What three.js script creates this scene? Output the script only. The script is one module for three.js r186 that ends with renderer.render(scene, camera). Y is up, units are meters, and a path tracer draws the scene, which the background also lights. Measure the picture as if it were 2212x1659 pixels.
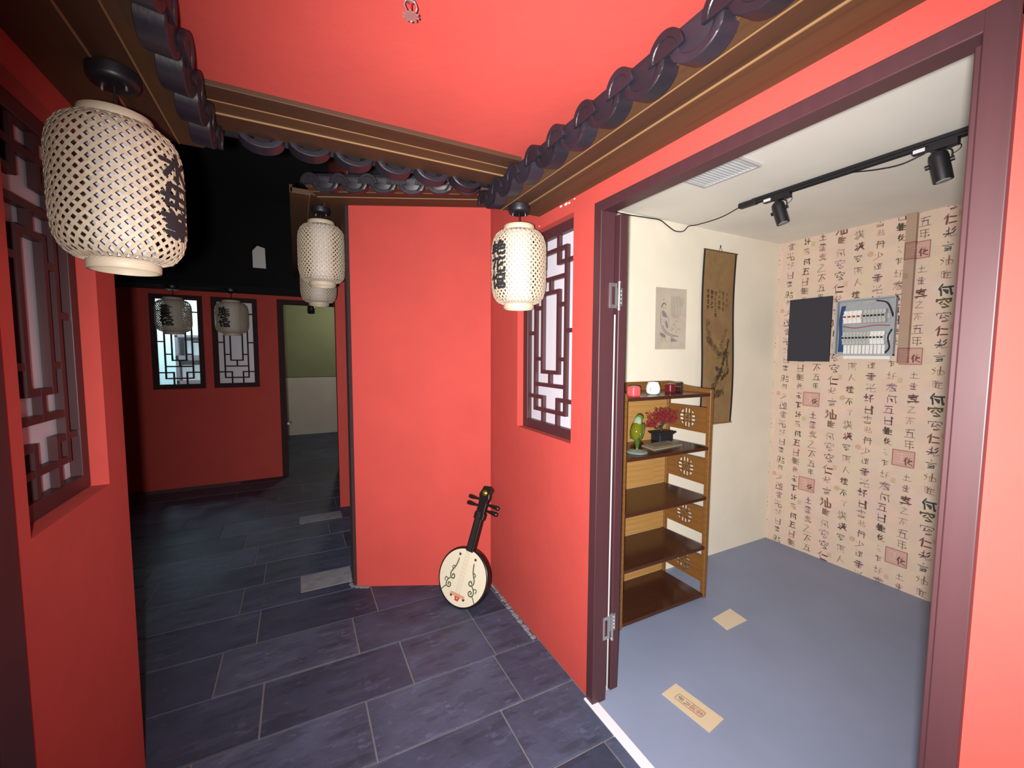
import * as THREE from 'three';
import { RoundedBoxGeometry } from 'three/addons/geometries/RoundedBoxGeometry.js';
import { mergeGeometries, toCreasedNormals } from 'three/addons/utils/BufferGeometryUtils.js';

// ---------------------------------------------------------------- camera, light, exposure
const scene = new THREE.Scene();
scene.background = new THREE.Color(0x000000);
const D = Math.PI / 180;
const camera = new THREE.PerspectiveCamera(85.05, 2212 / 1659, 0.05, 40);
camera.position.set(0, 1.5, 0);
camera.rotation.set(-4.151 * D, -27.196 * D, 0.22 * D, 'YXZ');
scene.add(camera);
const renderer = new THREE.WebGLRenderer({ antialias: true });
renderer.toneMapping = THREE.LinearToneMapping;
renderer.toneMappingExposure = 1;
renderer.shadowMap.enabled = true;
// the photographer's flash, just left of the lens
const flash = new THREE.SpotLight(0xfff9f4, 48, 0, 66 * D, 1, 2);
flash.position.set(-0.065, 1.47, 0.03);
flash.target.position.set(0.62, 1.33, -0.86);
flash.castShadow = true;
flash.shadow.radius = 1;
scene.add(flash, flash.target);

// ---------------------------------------------------------------- helpers
let seed = 20240611;
const rnd = () => ((seed = (seed * 1664525 + 1013904223) >>> 0) / 4294967296);
const rr = (a, b) => a + (b - a) * rnd();
const V = (x, y, z) => new THREE.Vector3(x, y, z);
const used = new Map();
function numbered(name) {
  const n = used.get(name) || 0; used.set(name, n + 1);
  return n ? name + '_' + String(n).padStart(3, '0') : name;
}
function tag(o, label, category, group) {
  o.userData.label = label; o.userData.category = category;
  if (group) o.userData.group = group;
  return o;
}
function shade(o) { o.castShadow = true; o.receiveShadow = true; return o; }
function thing(name, label, category, [x, y, z] = [0, 0, 0], turn = 0, group) {
  const o = new THREE.Group(); o.name = numbered(name); scene.add(o);
  o.position.set(x, y, z); o.rotation.y = turn;
  return tag(o, label, category, group);
}
function join(geos) {
  const list = (Array.isArray(geos) ? geos : [geos]).map((g) => {
    let h = g.index ? g.toNonIndexed() : g;
    if (!h.attributes.uv) h.setAttribute('uv', new THREE.BufferAttribute(new Float32Array(h.attributes.position.count * 2), 2));
    for (const k of Object.keys(h.attributes)) if (!['position', 'normal', 'uv'].includes(k)) h.deleteAttribute(k);
    return h;
  });
  return list.length > 1 ? mergeGeometries(list) : list[0];
}
// uv in metres from the dominant axis of each face
function metric(g, s = 1) {
  const h = g.index ? g.toNonIndexed() : g, p = h.attributes.position, uv = new Float32Array(p.count * 2);
  const a = V(), b = V(), c = V();
  for (let i = 0; i < p.count; i += 3) {
    a.fromBufferAttribute(p, i); b.fromBufferAttribute(p, i + 1); c.fromBufferAttribute(p, i + 2);
    const n = b.clone().sub(a).cross(c.clone().sub(a)), ax = Math.abs(n.x), ay = Math.abs(n.y), az = Math.abs(n.z);
    [a, b, c].forEach((q, k) => {
      const u = ax >= ay && ax >= az ? q.z : q.x, v = ay > ax && ay > az ? q.z : q.y;
      uv[(i + k) * 2] = u * s; uv[(i + k) * 2 + 1] = v * s;
    });
  }
  h.setAttribute('uv', new THREE.BufferAttribute(uv, 2));
  return h;
}
function part(name, geos, mat, parent, label) {
  const m = shade(new THREE.Mesh(join(geos), mat)); m.name = name; parent.add(m);
  if (label) m.userData.label = label;
  return m;
}
function struct(name, geos, mat, parent) {
  const m = shade(new THREE.Mesh(join(geos), mat)); m.name = name; (parent || scene).add(m);
  if (!parent) m.userData.kind = 'structure';
  return m;
}
function structGroup(name) { const g = new THREE.Group(); g.name = name; g.userData.kind = 'structure'; scene.add(g); return g; }
const box = (x0, x1, y0, y1, z0, z1) => metric(new THREE.BoxGeometry(x1 - x0, y1 - y0, z1 - z0).translate((x0 + x1) / 2, (y0 + y1) / 2, (z0 + z1) / 2));
const rbox = (w, h, d, r, x = 0, y = 0, z = 0) => metric(new RoundedBoxGeometry(w, h, d, 2, r).translate(x, y, z));
const rb = (x0, x1, y0, y1, z0, z1, r = 0.004) => rbox(x1 - x0, y1 - y0, z1 - z0, r, (x0 + x1) / 2, (y0 + y1) / 2, (z0 + z1) / 2);
const cyl = (r0, r1, h, x = 0, y = 0, z = 0, n = 20) => new THREE.CylinderGeometry(r1, r0, h, n).translate(x, y, z);
const lathe = (pts, n = 28) => new THREE.LatheGeometry(pts.map(([r, y]) => new THREE.Vector2(r, y)), n);
const tube = (pts, r, n = 24, k = 8) => new THREE.TubeGeometry(new THREE.CatmullRomCurve3(pts.map((p) => V(...p))), n, r, k);
function between(a, b, r0, r1, n = 12) {               // a tapered rod from a to b
  const A = V(...a), B = V(...b), g = new THREE.CylinderGeometry(r1, r0, A.distanceTo(B), n);
  const q = new THREE.Quaternion().setFromUnitVectors(V(0, 1, 0), B.clone().sub(A).normalize());
  return g.applyQuaternion(q).translate((A.x + B.x) / 2, (A.y + B.y) / 2, (A.z + B.z) / 2);
}
// a flat slab with holes: outline in (u, v); axis 'x' puts u along -z and thickness along +x, axis 'z' puts u along +x and thickness along +z
function slab(outline, holes, t, axis, at) {
  const s = new THREE.Shape(outline.map(([u, v]) => new THREE.Vector2(u, v)));
  for (const h of holes) s.holes.push(new THREE.Path(h.map(([u, v]) => new THREE.Vector2(u, v))));
  const g = new THREE.ExtrudeGeometry(s, { depth: t, bevelEnabled: false, curveSegments: 24 });
  if (axis === 'x') g.applyMatrix4(new THREE.Matrix4().makeBasis(V(0, 0, -1), V(0, 1, 0), V(1, 0, 0)).setPosition(at, 0, 0));
  else g.translate(0, 0, at);
  return metric(g);
}
const rect = (u0, u1, v0, v1) => [[u0, v0], [u1, v0], [u1, v1], [u0, v1]];

// ---------------------------------------------------------------- textures
function noiseField(n, cells, oct, s0) {               // tileable value noise, 0..1
  const out = new Float32Array(n * n); let amp = 1, tot = 0, s = s0;
  const lcg = () => ((s = (s * 1664525 + 1013904223) >>> 0) / 4294967296);
  for (let o = 0; o < oct; o++) {
    const c = cells << o, g = Float32Array.from({ length: c * c }, lcg);
    for (let y = 0; y < n; y++) for (let x = 0; x < n; x++) {
      const fx = x / n * c, fy = y / n * c, x0 = fx | 0, y0 = fy | 0, tx = fx - x0, ty = fy - y0;
      const sx = tx * tx * (3 - 2 * tx), sy = ty * ty * (3 - 2 * ty), x1 = (x0 + 1) % c, y1 = (y0 + 1) % c;
      out[y * n + x] += amp * ((g[y0 * c + x0] * (1 - sx) + g[y0 * c + x1] * sx) * (1 - sy) + (g[y1 * c + x0] * (1 - sx) + g[y1 * c + x1] * sx) * sy);
    }
    tot += amp; amp *= 0.55;
  }
  for (let i = 0; i < out.length; i++) out[i] /= tot;
  return out;
}
function dataTex(n, fn, srgb) {
  const d = new Uint8Array(n * n * 4);
  for (let y = 0; y < n; y++) for (let x = 0; x < n; x++) {
    const c = fn(x, y), i = (y * n + x) * 4;
    for (let k = 0; k < 3; k++) d[i + k] = Math.max(0, Math.min(255, Math.round(c[k] * 255)));
    d[i + 3] = 255;
  }
  const t = new THREE.DataTexture(d, n, n); t.wrapS = t.wrapT = THREE.RepeatWrapping;
  t.magFilter = THREE.LinearFilter; t.minFilter = THREE.LinearMipmapLinearFilter; t.generateMipmaps = true;
  if (srgb) t.colorSpace = THREE.SRGBColorSpace;
  t.needsUpdate = true; return t;
}
const NF = noiseField(256, 6, 5, 7), NG = noiseField(256, 4, 6, 99);
const grey = (lo, hi, f = NF) => dataTex(256, (x, y) => { const v = lo + (hi - lo) * f[y * 256 + x]; return [v, v, v]; });
const mottle = grey(0.86, 1.0), mottleStrong = grey(0.55, 1.0, NG), bumpTex = grey(0, 1), slateBump = grey(0, 1, NG);
const grain = dataTex(256, (x, y) => {                 // wood grain running along u
  const v = 0.74 + 0.26 * NF[((y * 6) % 256) * 256 + ((x / 3) | 0)] - 0.12 * (NG[((y * 13) % 256) * 256 + ((x / 8) | 0)] > 0.6 ? 1 : 0);
  return [v, v, v];
});
const slateTex = dataTex(256, (x, y) => {              // cleft slate: broad patches, layered streaks, pale specks
  const a = NG[y * 256 + x], b = NF[((y * 3) % 256) * 256 + ((x * 2) % 256)], st = NG[((y * 5 + 40) % 256) * 256 + ((x + 90) % 256)];
  let v = 0.34 + 0.62 * a + (st > 0.62 ? 0.16 : 0) - (st < 0.36 ? 0.14 : 0); if (b > 0.74) v += 0.25;
  return [v * 0.97, v, v * 1.03];
});
const grainV = dataTex(256, (x, y) => { const v = 0.8 + 0.2 * NF[((x * 6) % 256) * 256 + ((y / 3) | 0)]; return [v, v, v]; });
const rep = (t, s) => { const c = t.clone(); c.repeat.set(s, s); c.needsUpdate = true; return c; };
const lin = (r, g, b) => new THREE.Color().setRGB(r, g, b);
const std = (c, o = {}) => new THREE.MeshStandardMaterial({ color: c, roughness: 0.7, ...o });
const phys = (c, o = {}) => new THREE.MeshPhysicalMaterial({ color: c, roughness: 0.5, ...o });
function canvasTex(w, h, draw) {
  const c = document.createElement('canvas'); c.width = w; c.height = h;
  const g = c.getContext('2d'); draw(g, w, h);
  const t = new THREE.CanvasTexture(c); t.colorSpace = THREE.SRGBColorSpace; t.magFilter = THREE.LinearFilter; t.wrapS = t.wrapT = THREE.RepeatWrapping;
  return t;
}
// brush characters, strokes as digit pairs on a 0..9 grid
const GL = {
  yan: '0242 0444 0646 2029 6052 618173 53939555 53589897 7375', hua: '0191 3032 6062 3316 2529 8456 53599997',
  guan: '2003 124233 232947 7071 43419193 54848656 5459999757', shui: '505948 034318 8264 5499', wu: '211888 2191 9189 0595 5148',
  shi: '2031 0242 1444 1646 18484918 5191 7074 4494 4696 757947 5758',
  ren1: '4014 3239 5393 4898', cai: '4123 1333 3037 0565 3518 3558 8062 8365 9759', yan2: '4051 0393 2575 2777 29797629 ',
  chi: '1122 0324 082624 446495 4349989695 6068', wei: '11181838 1131 3138 1434 5044 4349 4393 6369 4696 4999', he: '301425 2429 3292 829998 45656845',
  rong: '4050 0301019193 3325 6384 5526 5588 48484969 4878', xue: '1181 0302929384 5055 2333 6373 17878979 2989', dian: '1141 11151545 4146 3039 0646 0838 7075 7393 56969959',
  zhou: '3021 218189 2129 0494 4353 4656', ying: '1021 0414 1417 0999 4144 4454 6173 6469 61918785', guang: '4045 1022 8062 0595 3517 5559999897',
  hao: '2025 1838 0333 3818 5181 8163 6369 4595', ri: '21292989 81 8189 2585', shao: '5056 2214 7294 8509', tang: '4151 0191 0119 3383 4048 2575 46868979',
  ren: '5019 5499', zhong: '3012 0343 2029 2417 4181 4393 4585 4787 6069 4999', bu: '0191 5119 5559 6487', liao: '1181 8154 545948',
  han: '1122 0324 0826 3191 4053 7073 46864494 5529 5599', zhi: '4050 1171 7119 1999', wu5: '1181 4128 2474 7479 0999', jia: '11171777 117171 77 1474 4149',
  zhen: '1181 4043 13731373 1373 1377 2575 0797 3819 6889', shu: '2171 3141 0393 2575 1777 2979 5059', tu: '2474 4049 0999', seal: '1181 2151 2474 5157 2777 2979',
  wu2: '2012 0292 1626 0494 0696 2129 4149 6169 0899', hou: '3012 3215 2429 6043 4384 8445 6547 4799', xi: '2031 1131 5181 3535 0656 4759 2979', chun: '1181 2272 0393 5009 5499 35858939 3787', zha: '3012 1191 4149 4474 4777',
};
function brush(g, key, x, y, s, col, lw) {              // draws with its own top left corner and size
  g.strokeStyle = col; g.lineCap = 'round'; g.lineJoin = 'round';
  for (const st of GL[key].trim().split(/\s+/)) {
    const P = []; for (let i = 0; i + 1 < st.length; i += 2) P.push([x + (+st[i] + rr(-0.45, 0.45)) / 9 * s, y + (+st[i + 1] + rr(-0.45, 0.45)) / 9 * s]);
    g.lineWidth = lw * rr(0.45, 1.7); g.beginPath(); g.moveTo(...P[0]);
    if (P.length === 1) g.lineTo(P[0][0] + lw, P[0][1] + lw);
    for (let i = 1; i < P.length; i++) g.quadraticCurveTo(P[i][0] * 0.5 + P[i - 1][0] * 0.5 + rr(-1, 1) * s * 0.03, P[i][1] * 0.5 + P[i - 1][1] * 0.5 + rr(-1, 1) * s * 0.03, ...P[i]);
    g.stroke();
  }
}

// ---------------------------------------------------------------- materials
const M = {
  red: std(lin(0.43, 0.048, 0.038), { roughness: 0.85, map: rep(mottle, 0.9), bumpMap: rep(bumpTex, 5), bumpScale: 0.0006 }),
  casing: std(lin(0.052, 0.018, 0.0225), { roughness: 0.45, map: rep(grainV, 1.4) }),
  casingMatt: std(lin(0.035, 0.011, 0.013), { roughness: 0.95, map: rep(grain, 1.4) }),
  eave: std(lin(0.072, 0.031, 0.011), { roughness: 0.6, map: rep(grain, 1.1) }),
  eaveMid: std(lin(0.05, 0.019, 0.007), { roughness: 0.6, map: rep(grain, 1.3) }),
  bead: std(lin(0.19, 0.105, 0.045), { roughness: 0.6 }),
  tile: [0, 1, 2].map((i) => std(lin(0.013 + i * 0.004, 0.011 + i * 0.003, 0.018 + i * 0.005), { roughness: 0.45, map: rep(mottleStrong, 4), bumpMap: rep(slateBump, 8), bumpScale: 0.0012 })),
  slate: [0, 1, 2, 3, 4].map((i) => std(lin(0.042 + 0.008 * i, 0.052 + 0.009 * i, 0.096 + 0.013 * i), { roughness: 0.6, map: rep(slateTex, 0.9 + 0.13 * i), bumpMap: rep(slateBump, 2.3 + 0.2 * i), bumpScale: 0.006 })),
  grout: std(lin(0.16, 0.15, 0.17), { roughness: 0.95, map: rep(mottleStrong, 5) }),
  cement: std(lin(0.25, 0.25, 0.29), { roughness: 0.9, map: rep(mottleStrong, 6), bumpMap: rep(slateBump, 9), bumpScale: 0.002 }),
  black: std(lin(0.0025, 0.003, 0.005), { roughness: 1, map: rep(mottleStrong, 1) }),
  white: std(lin(0.78, 0.73, 0.61), { roughness: 0.85, map: rep(mottle, 0.7), bumpMap: rep(bumpTex, 6), bumpScale: 0.0004 }),
  ceilWhite: std(lin(0.84, 0.81, 0.74), { roughness: 0.9, map: rep(mottle, 0.6) }),
  roomFloor: std(lin(0.215, 0.25, 0.365), { roughness: 0.5, map: rep(mottle, 0.8) }),
  pane: std(lin(0.50, 0.49, 0.56), { roughness: 0.45 }),
  strip: std(lin(0.62, 0.60, 0.66), { roughness: 0.5 }),
  bamboo: std(lin(0.43, 0.362, 0.272), { roughness: 0.55 }),
  paper: std(lin(0.45, 0.45, 0.52), { roughness: 0.8, side: THREE.DoubleSide }),
  ink: std(lin(0.012, 0.011, 0.014), { roughness: 0.7, side: THREE.DoubleSide }),
  blackMetal: std(lin(0.007, 0.007, 0.01), { roughness: 0.45 }),
  chrome: std(lin(0.6, 0.6, 0.62), { roughness: 0.28, metalness: 0.9 }),
  shelfPost: std(lin(0.20, 0.085, 0.02), { roughness: 0.45, map: rep(grain, 2) }),
  shelfBoard: std(lin(0.062, 0.022, 0.012), { roughness: 0.22, map: rep(grain, 2) }),
  shelfBack: std(lin(0.44, 0.24, 0.07), { roughness: 0.6, map: rep(grain, 2.4) }),
  cream: std(lin(0.60, 0.50, 0.36), { roughness: 0.8 }),
  olive: std(lin(0.15, 0.168, 0.088), { roughness: 0.9, map: rep(mottle, 1) }),
  beige: std(lin(0.42, 0.385, 0.335), { roughness: 0.9, map: rep(mottle, 1) }),
};

// ---------------------------------------------------------------- setting: floors
const FZ = [-0.56, -0.877, -1.187, -1.497, -1.8, -2.115, -2.43, -2.75, -3.06, -3.375, -3.69, -4.0, -4.315, -4.63, -4.945, -5.26, -5.575, -5.86, -6.17, -6.48, -6.8, -7.1, -7.42, -7.73, -8.04, -8.35, -8.62];
const JX = { 0: 0.72, 1: 1.018, 2: 0.72, 3: 0.83, 4: 0.433, 5: 0.845, 6: 0.38, 7: 0.27 };
{
  const floor = struct('floor', box(-2.4, 1.2, -0.09, -0.004, -8.75, 2.2), M.grout);
  const add = (x0, x1, z0, z1, k) => {
    const g = 0.0035;
    if (x1 - x0 < 0.02) return;
    const h = 0.004 + rnd() * 0.0022;
    part('slate_tile', rb(x0 + g + rnd() * 0.002, x1 - g, -0.02, h - 0.004, z0 + g, z1 - g - rnd() * 0.002, 0.0022), M.slate[k], floor);
  };
  for (let r = 0; r < FZ.length - 1; r++) {
    const z1 = FZ[r], z0 = FZ[r + 1], far = z0 < -5.8;
    const xl = far ? -0.62 : r < 3 ? -1.9 : -1.78, xr = far ? 1.15 : r >= 8 ? 0.98 : 1.09;
    let x = (JX[r] ?? (rnd() * 0.608)) , xs = [];
    while (x > xl) x -= 0.608;
    for (x += 0.608; x < xr; x += 0.608) if (x > xl + 0.03 && x < xr - 0.03) xs.push(x);
    if (r === 4) xs = xs.filter((q) => q < 0.8).concat([0.845, 1.062]);
    if (r === 5) xs = xs.concat([1.062]);
    xs = [xl, ...xs, xr];
    for (let i = 0; i + 1 < xs.length; i++) add(xs[i], xs[i + 1], z0, z1, (rnd() * 5) | 0);
  }
  // rough cement repairs let into the slates beside the side doorway, and mortar smeared along the foot of the red walls
  part('cement_patch', rb(-0.02, 0.29, -0.01, 0.0045, -3.05, -2.84, 0.002), M.cement, floor, 'pale cement repair strip in the slate floor');
  part('cement_patch', rb(-0.02, 0.33, -0.01, 0.0045, -4.2, -4.03, 0.002), M.cement, floor, 'pale cement repair strip farther along the slate floor');
  const lump = (pts, w) => {
    const gs = [];
    for (let i = 0; i + 1 < pts.length; i++) {
      const [x0, z0] = pts[i], [x1, z1] = pts[i + 1], n = 7;
      for (let k = 0; k < n; k++) { const t = (k + rnd() * 0.6) / n, s = w * rr(0.6, 1.3); gs.push(new THREE.IcosahedronGeometry(1, 1).scale(s * 1.5, 0.005, s * 1.5).translate(x0 + (x1 - x0) * t + rr(-0.3, 0.3) * w, 0.001, z0 + (z1 - z0) * t + rr(-0.3, 0.3) * w)); }
    }
    return gs;
  };
  part('mortar_smear', [...lump([[1.083, -2.41], [1.083, -2.25], [1.075, -2.1], [1.072, -1.95], [1.07, -1.82]], 0.009), ...lump([[0.36, -2.72], [0.30, -2.76], [0.27, -2.82]], 0.013)], M.cement, floor);
  struct('floor_room', box(1.1, 3.5, -0.09, 0, -2.1, 1.7), M.roomFloor);
  struct('floor_lit_room', box(-2.4, -0.66, -0.05, 0.002, -8.6, -5.83), M.beige);
  struct('trim_1', rb(1.068, 1.112, -0.02, 0.006, -1.385, -0.26, 0.003), M.strip);     // pale threshold strip
}

// ---------------------------------------------------------------- setting: walls and ceilings
const WIN1 = [1.54, 2.057, 1.095, 2.115];             // u = -z, v = y
struct('wall_right', slab([[-1.7, 0], [0.285, 0], [0.285, 2.094], [1.374, 2.094], [1.374, 0], [2.62, 0], [2.62, 3.25], [-1.7, 3.25]], [rect(...WIN1)], 0.09, 'x', 1.09), M.red);
const WIN2 = [1.275, 1.71, 1.09, 2.1];
struct('wall_left', slab(rect(1.20, 1.858, 0, 2.9), [rect(...WIN2)], 0.12, 'x', -0.65), M.red);
struct('wall_left_lintel', box(-0.65, -0.53, 2.1, 2.9, -1.2, 1.7), M.red);
struct('wall_left_near', box(-0.65, -0.53, 0, 2.1, 0.2, 1.7), M.red);
struct('wall_behind', box(-2.4, 3.5, 0, 3.25, 1.7, 1.8), M.red);
struct('wall_left_far', box(-1.84, -1.74, 0, 3.25, -5.72, 1.7), M.red);
{
  const a = V(0.304, 0, -2.763), b = V(1.083, 0, -2.4), l = a.distanceTo(b);
  for (const [n, y0, y1, mt] of [['wall_angled', 0, 2.43, M.red], ['wall_angled_upper', 2.43, 3.25, M.black]]) { const m = struct(n, box(0, l, y0, y1, -0.1, 0), mt); m.position.copy(a); m.rotation.y = Math.atan2(-(b.z - a.z), b.x - a.x); }
}
struct('wall_corridor', [box(0.337, 0.47, 0, 3.25, -4.4, -4.3), box(0.31, 0.42, 2.36, 3.25, -4.3, -2.86)], M.red);
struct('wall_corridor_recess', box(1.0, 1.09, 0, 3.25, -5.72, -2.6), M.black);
const WIN3 = [-1.372, -0.91, 1.10, 2.12], WIN4 = [-0.833, -0.392, 1.10, 2.12];
struct('wall_back', slab([[-1.84, 0], [-0.14, 0], [-0.14, 2.09], [0.46, 2.09], [0.46, 0], [1.1, 0], [1.1, 2.17], [-1.84, 2.17]], [rect(...WIN3), rect(...WIN4)], 0.1, 'z', -5.82), M.red);
struct('wall_back_upper', box(-1.84, 1.1, 2.17, 3.25, -5.82, -5.72), M.black);
struct('ceiling', box(-0.65, 1.09, 2.247, 2.34, -1.5, 1.7), M.red);
struct('ceiling_back', box(-2.4, 1.2, 3.25, 3.35, -8.75, 1.8), M.black);
struct('ceiling_left', box(-1.84, -0.65, 2.45, 2.5, -1.4, 1.7), M.black);
// the white side room
struct('wall_room_left', box(1.18, 3.5, 0, 2.5, -2.12, -2.02), M.white);
struct('wall_room_right', box(1.18, 3.5, 0, 2.5, 1.1, 1.2), M.white);
struct('ceiling_room', box(1.18, 3.5, 2.362, 2.5, -2.12, 1.2), M.ceilWhite);
// the two rooms beyond the back wall
struct('wall_green_room_back', box(-0.7, 1.3, 1.06, 2.6, -8.67, -8.57), M.olive);
struct('wall_green_room_dado', box(-0.7, 1.3, 0, 1.05, -8.66, -8.54), M.beige);
struct('wall_green_room_left', box(-0.7, -0.62, 0, 2.6, -8.6, -5.82), M.olive);
struct('wall_green_room_right', box(1.15, 1.25, 0, 2.6, -8.6, -5.82), M.olive);
struct('ceiling_green_room', box(-0.7, 1.3, 2.6, 2.7, -8.7, -5.82), M.black);
const paleRoom = std(lin(0.78, 0.88, 0.89), { roughness: 0.9 });
struct('wall_lit_room_back', box(-2.4, -0.7, 0, 2.6, -7.3, -7.2), paleRoom);
struct('wall_lit_room_left', box(-2.4, -2.3, 0, 2.6, -7.2, -5.82), paleRoom);
struct('wall_lit_room_right', box(-0.73, -0.7, 0, 2.6, -7.2, -5.82), paleRoom);
struct('ceiling_lit_room', box(-2.4, -0.7, 2.6, 2.7, -7.3, -5.82), paleRoom);

{ const wall = scene.getObjectByName('wall_right'); for (const [y, z, w] of [[2.166, -1.60, 0.012], [2.163, -1.575, 0.008], [2.168, -1.64, 0.009], [2.13, -1.83, 0.004], [2.168, -1.535, 0.005], [0.86, -1.375, 0.004]]) part('plaster_fleck', new THREE.IcosahedronGeometry(1, 1).scale(0.003, w * 0.5, w).translate(1.089, y, z), M.white, wall, 'white plaster where paint has chipped'); }

// calligraphy wallpaper on the far wall of the side room
{
  const tex = canvasTex(1536, 901, (g, W, H) => {
    g.fillStyle = '#c5b0a0'; g.fillRect(0, 0, W, H);
    for (let i = 0; i < 260; i++) { g.fillStyle = `rgba(${rr(190, 240) | 0},${rr(165, 210) | 0},${rr(140, 190) | 0},0.10)`; g.beginPath(); g.ellipse(rnd() * W, rnd() * H, rr(20, 120), rr(20, 120), rnd() * 3, 0, 7); g.fill(); }
    const px = W / 1.1, inks = ['#4a2f2c', '#3b2738', '#5b3b34', '#3f3a2c', '#54303f', '#6a4a3c', '#2e3335'];
    const cols = [
      ['xue', 'dian', 'zhou', 'shao', 'ying', 'shu', 'guang', 'hao', 'ri'], ['wu2', 'hou', 'xi', 'zha', 'hao', 'chun', 'he', 'wu5', 'ri'],
      ['', '', 'tu', 'shu', 'zhen', 'zhi', 'bu', 'wu5', 'jia'], ['ren1', 'cai', 'yan2', 'chi', 'wei', 'he', 'rong', 'rong'], ['tang', 'ren', 'zhong', 'bu', 'liao', 'han', 'han', 'rong'],
    ];
    const y0 = [0.03, 0.09, 0.225, 0.095, 0.0];
    const put = (f) => { for (const dy of [-H, 0, H]) f(dy); };
    for (let s = 0; s < 2; s++) for (let c = 0; c < 5; c++) {
      const cx = (0.057 + 0.11 * c + 0.55 * s) * px, n = cols[c].length;
      cols[c].forEach((k, i) => {
        if (!k) return;
        const faint = rnd() < 0.3, size = (c === 3 ? 0.057 : 0.049) * px * rr(0.75, 1.15), yy = ((y0[c] + s * 0.322 + i * 0.645 / n) % 0.645) * px;
        const col = inks[(rnd() * inks.length) | 0], st = seed;
        g.globalAlpha = faint ? 0.45 : 0.92;
        put((dy) => { seed = st; brush(g, k, cx - size / 2 + rr(-6, 6), yy + dy, size, col, size * 0.085 * rr(0.7, 1.4)); });
        g.globalAlpha = 1;
      });
      if (c === 2) {                                   // large square seal
        const w = 0.108 * px, h = 0.1 * px, yy = ((y0[c] + s * 0.322) % 0.645) * px, st = seed;
        put((dy) => { seed = st; g.fillStyle = 'rgba(170,105,100,0.38)'; g.fillRect(cx - w * 0.72, yy + dy, w, h); g.strokeStyle = 'rgba(140,70,72,0.75)'; g.lineWidth = 7; g.strokeRect(cx - w * 0.72, yy + dy, w, h); brush(g, 'hou', cx - w * 0.2, yy + dy + h * 0.4, h * 0.45, 'rgba(80,45,45,0.8)', 6); brush(g, 'seal', cx - w * 0.6, yy + dy + h * 0.15, h * 0.6, 'rgba(215,180,165,0.6)', 5); });
      }
      const r = 16, ry = ((0.25 + c * 0.16 + s * 0.322) % 0.645) * px;
      if (c !== 2) { g.fillStyle = c % 2 ? 'rgba(150,130,80,0.35)' : 'rgba(165,105,75,0.4)'; g.beginPath(); if (c % 2) g.rect(cx + 44, ry, 34, 46); else g.arc(cx - 62, ry, r + 8, 0, 7); g.fill(); brush(g, 'seal', cx + (c % 2 ? 48 : -76), ry - (c % 2 ? -6 : 12), 26, 'rgba(200,165,130,0.8)', 3); }
    }
  });
  const mat = std(0xffffff, { roughness: 0.85, map: tex });
  const g = new THREE.BoxGeometry(0.1, 2.5, 3.3); g.translate(3.44, 1.25, -0.45);
  const p = g.attributes.position, uv = g.attributes.uv;
  for (let i = 0; i < p.count; i++) uv.setXY(i, (p.getZ(i) + 1.99) / 1.1, (p.getY(i) - 1.39 + 0.645 - 0.055) / 0.645);
  struct('wall_room_back', g, mat);
  const tr = new THREE.BoxGeometry(0.028, 0.91, 0.05).translate(3.376, 1.905, -1.218), q = tr.attributes.position, tu = tr.attributes.uv;
  for (let i = 0; i < q.count; i++) tu.setXY(i, (q.getZ(i) + 1.99) / 1.1, (q.getY(i) - 0.8) / 0.645);
  const trunk = part('cable_trunking', tr, std(lin(0.60, 0.54, 0.50), { roughness: 0.8, map: tex }), scene);
  trunk.name = numbered('cable_trunking'); tag(trunk, 'papered vertical cable duct running down the calligraphy wall beside the breaker box', 'duct');
}

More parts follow.
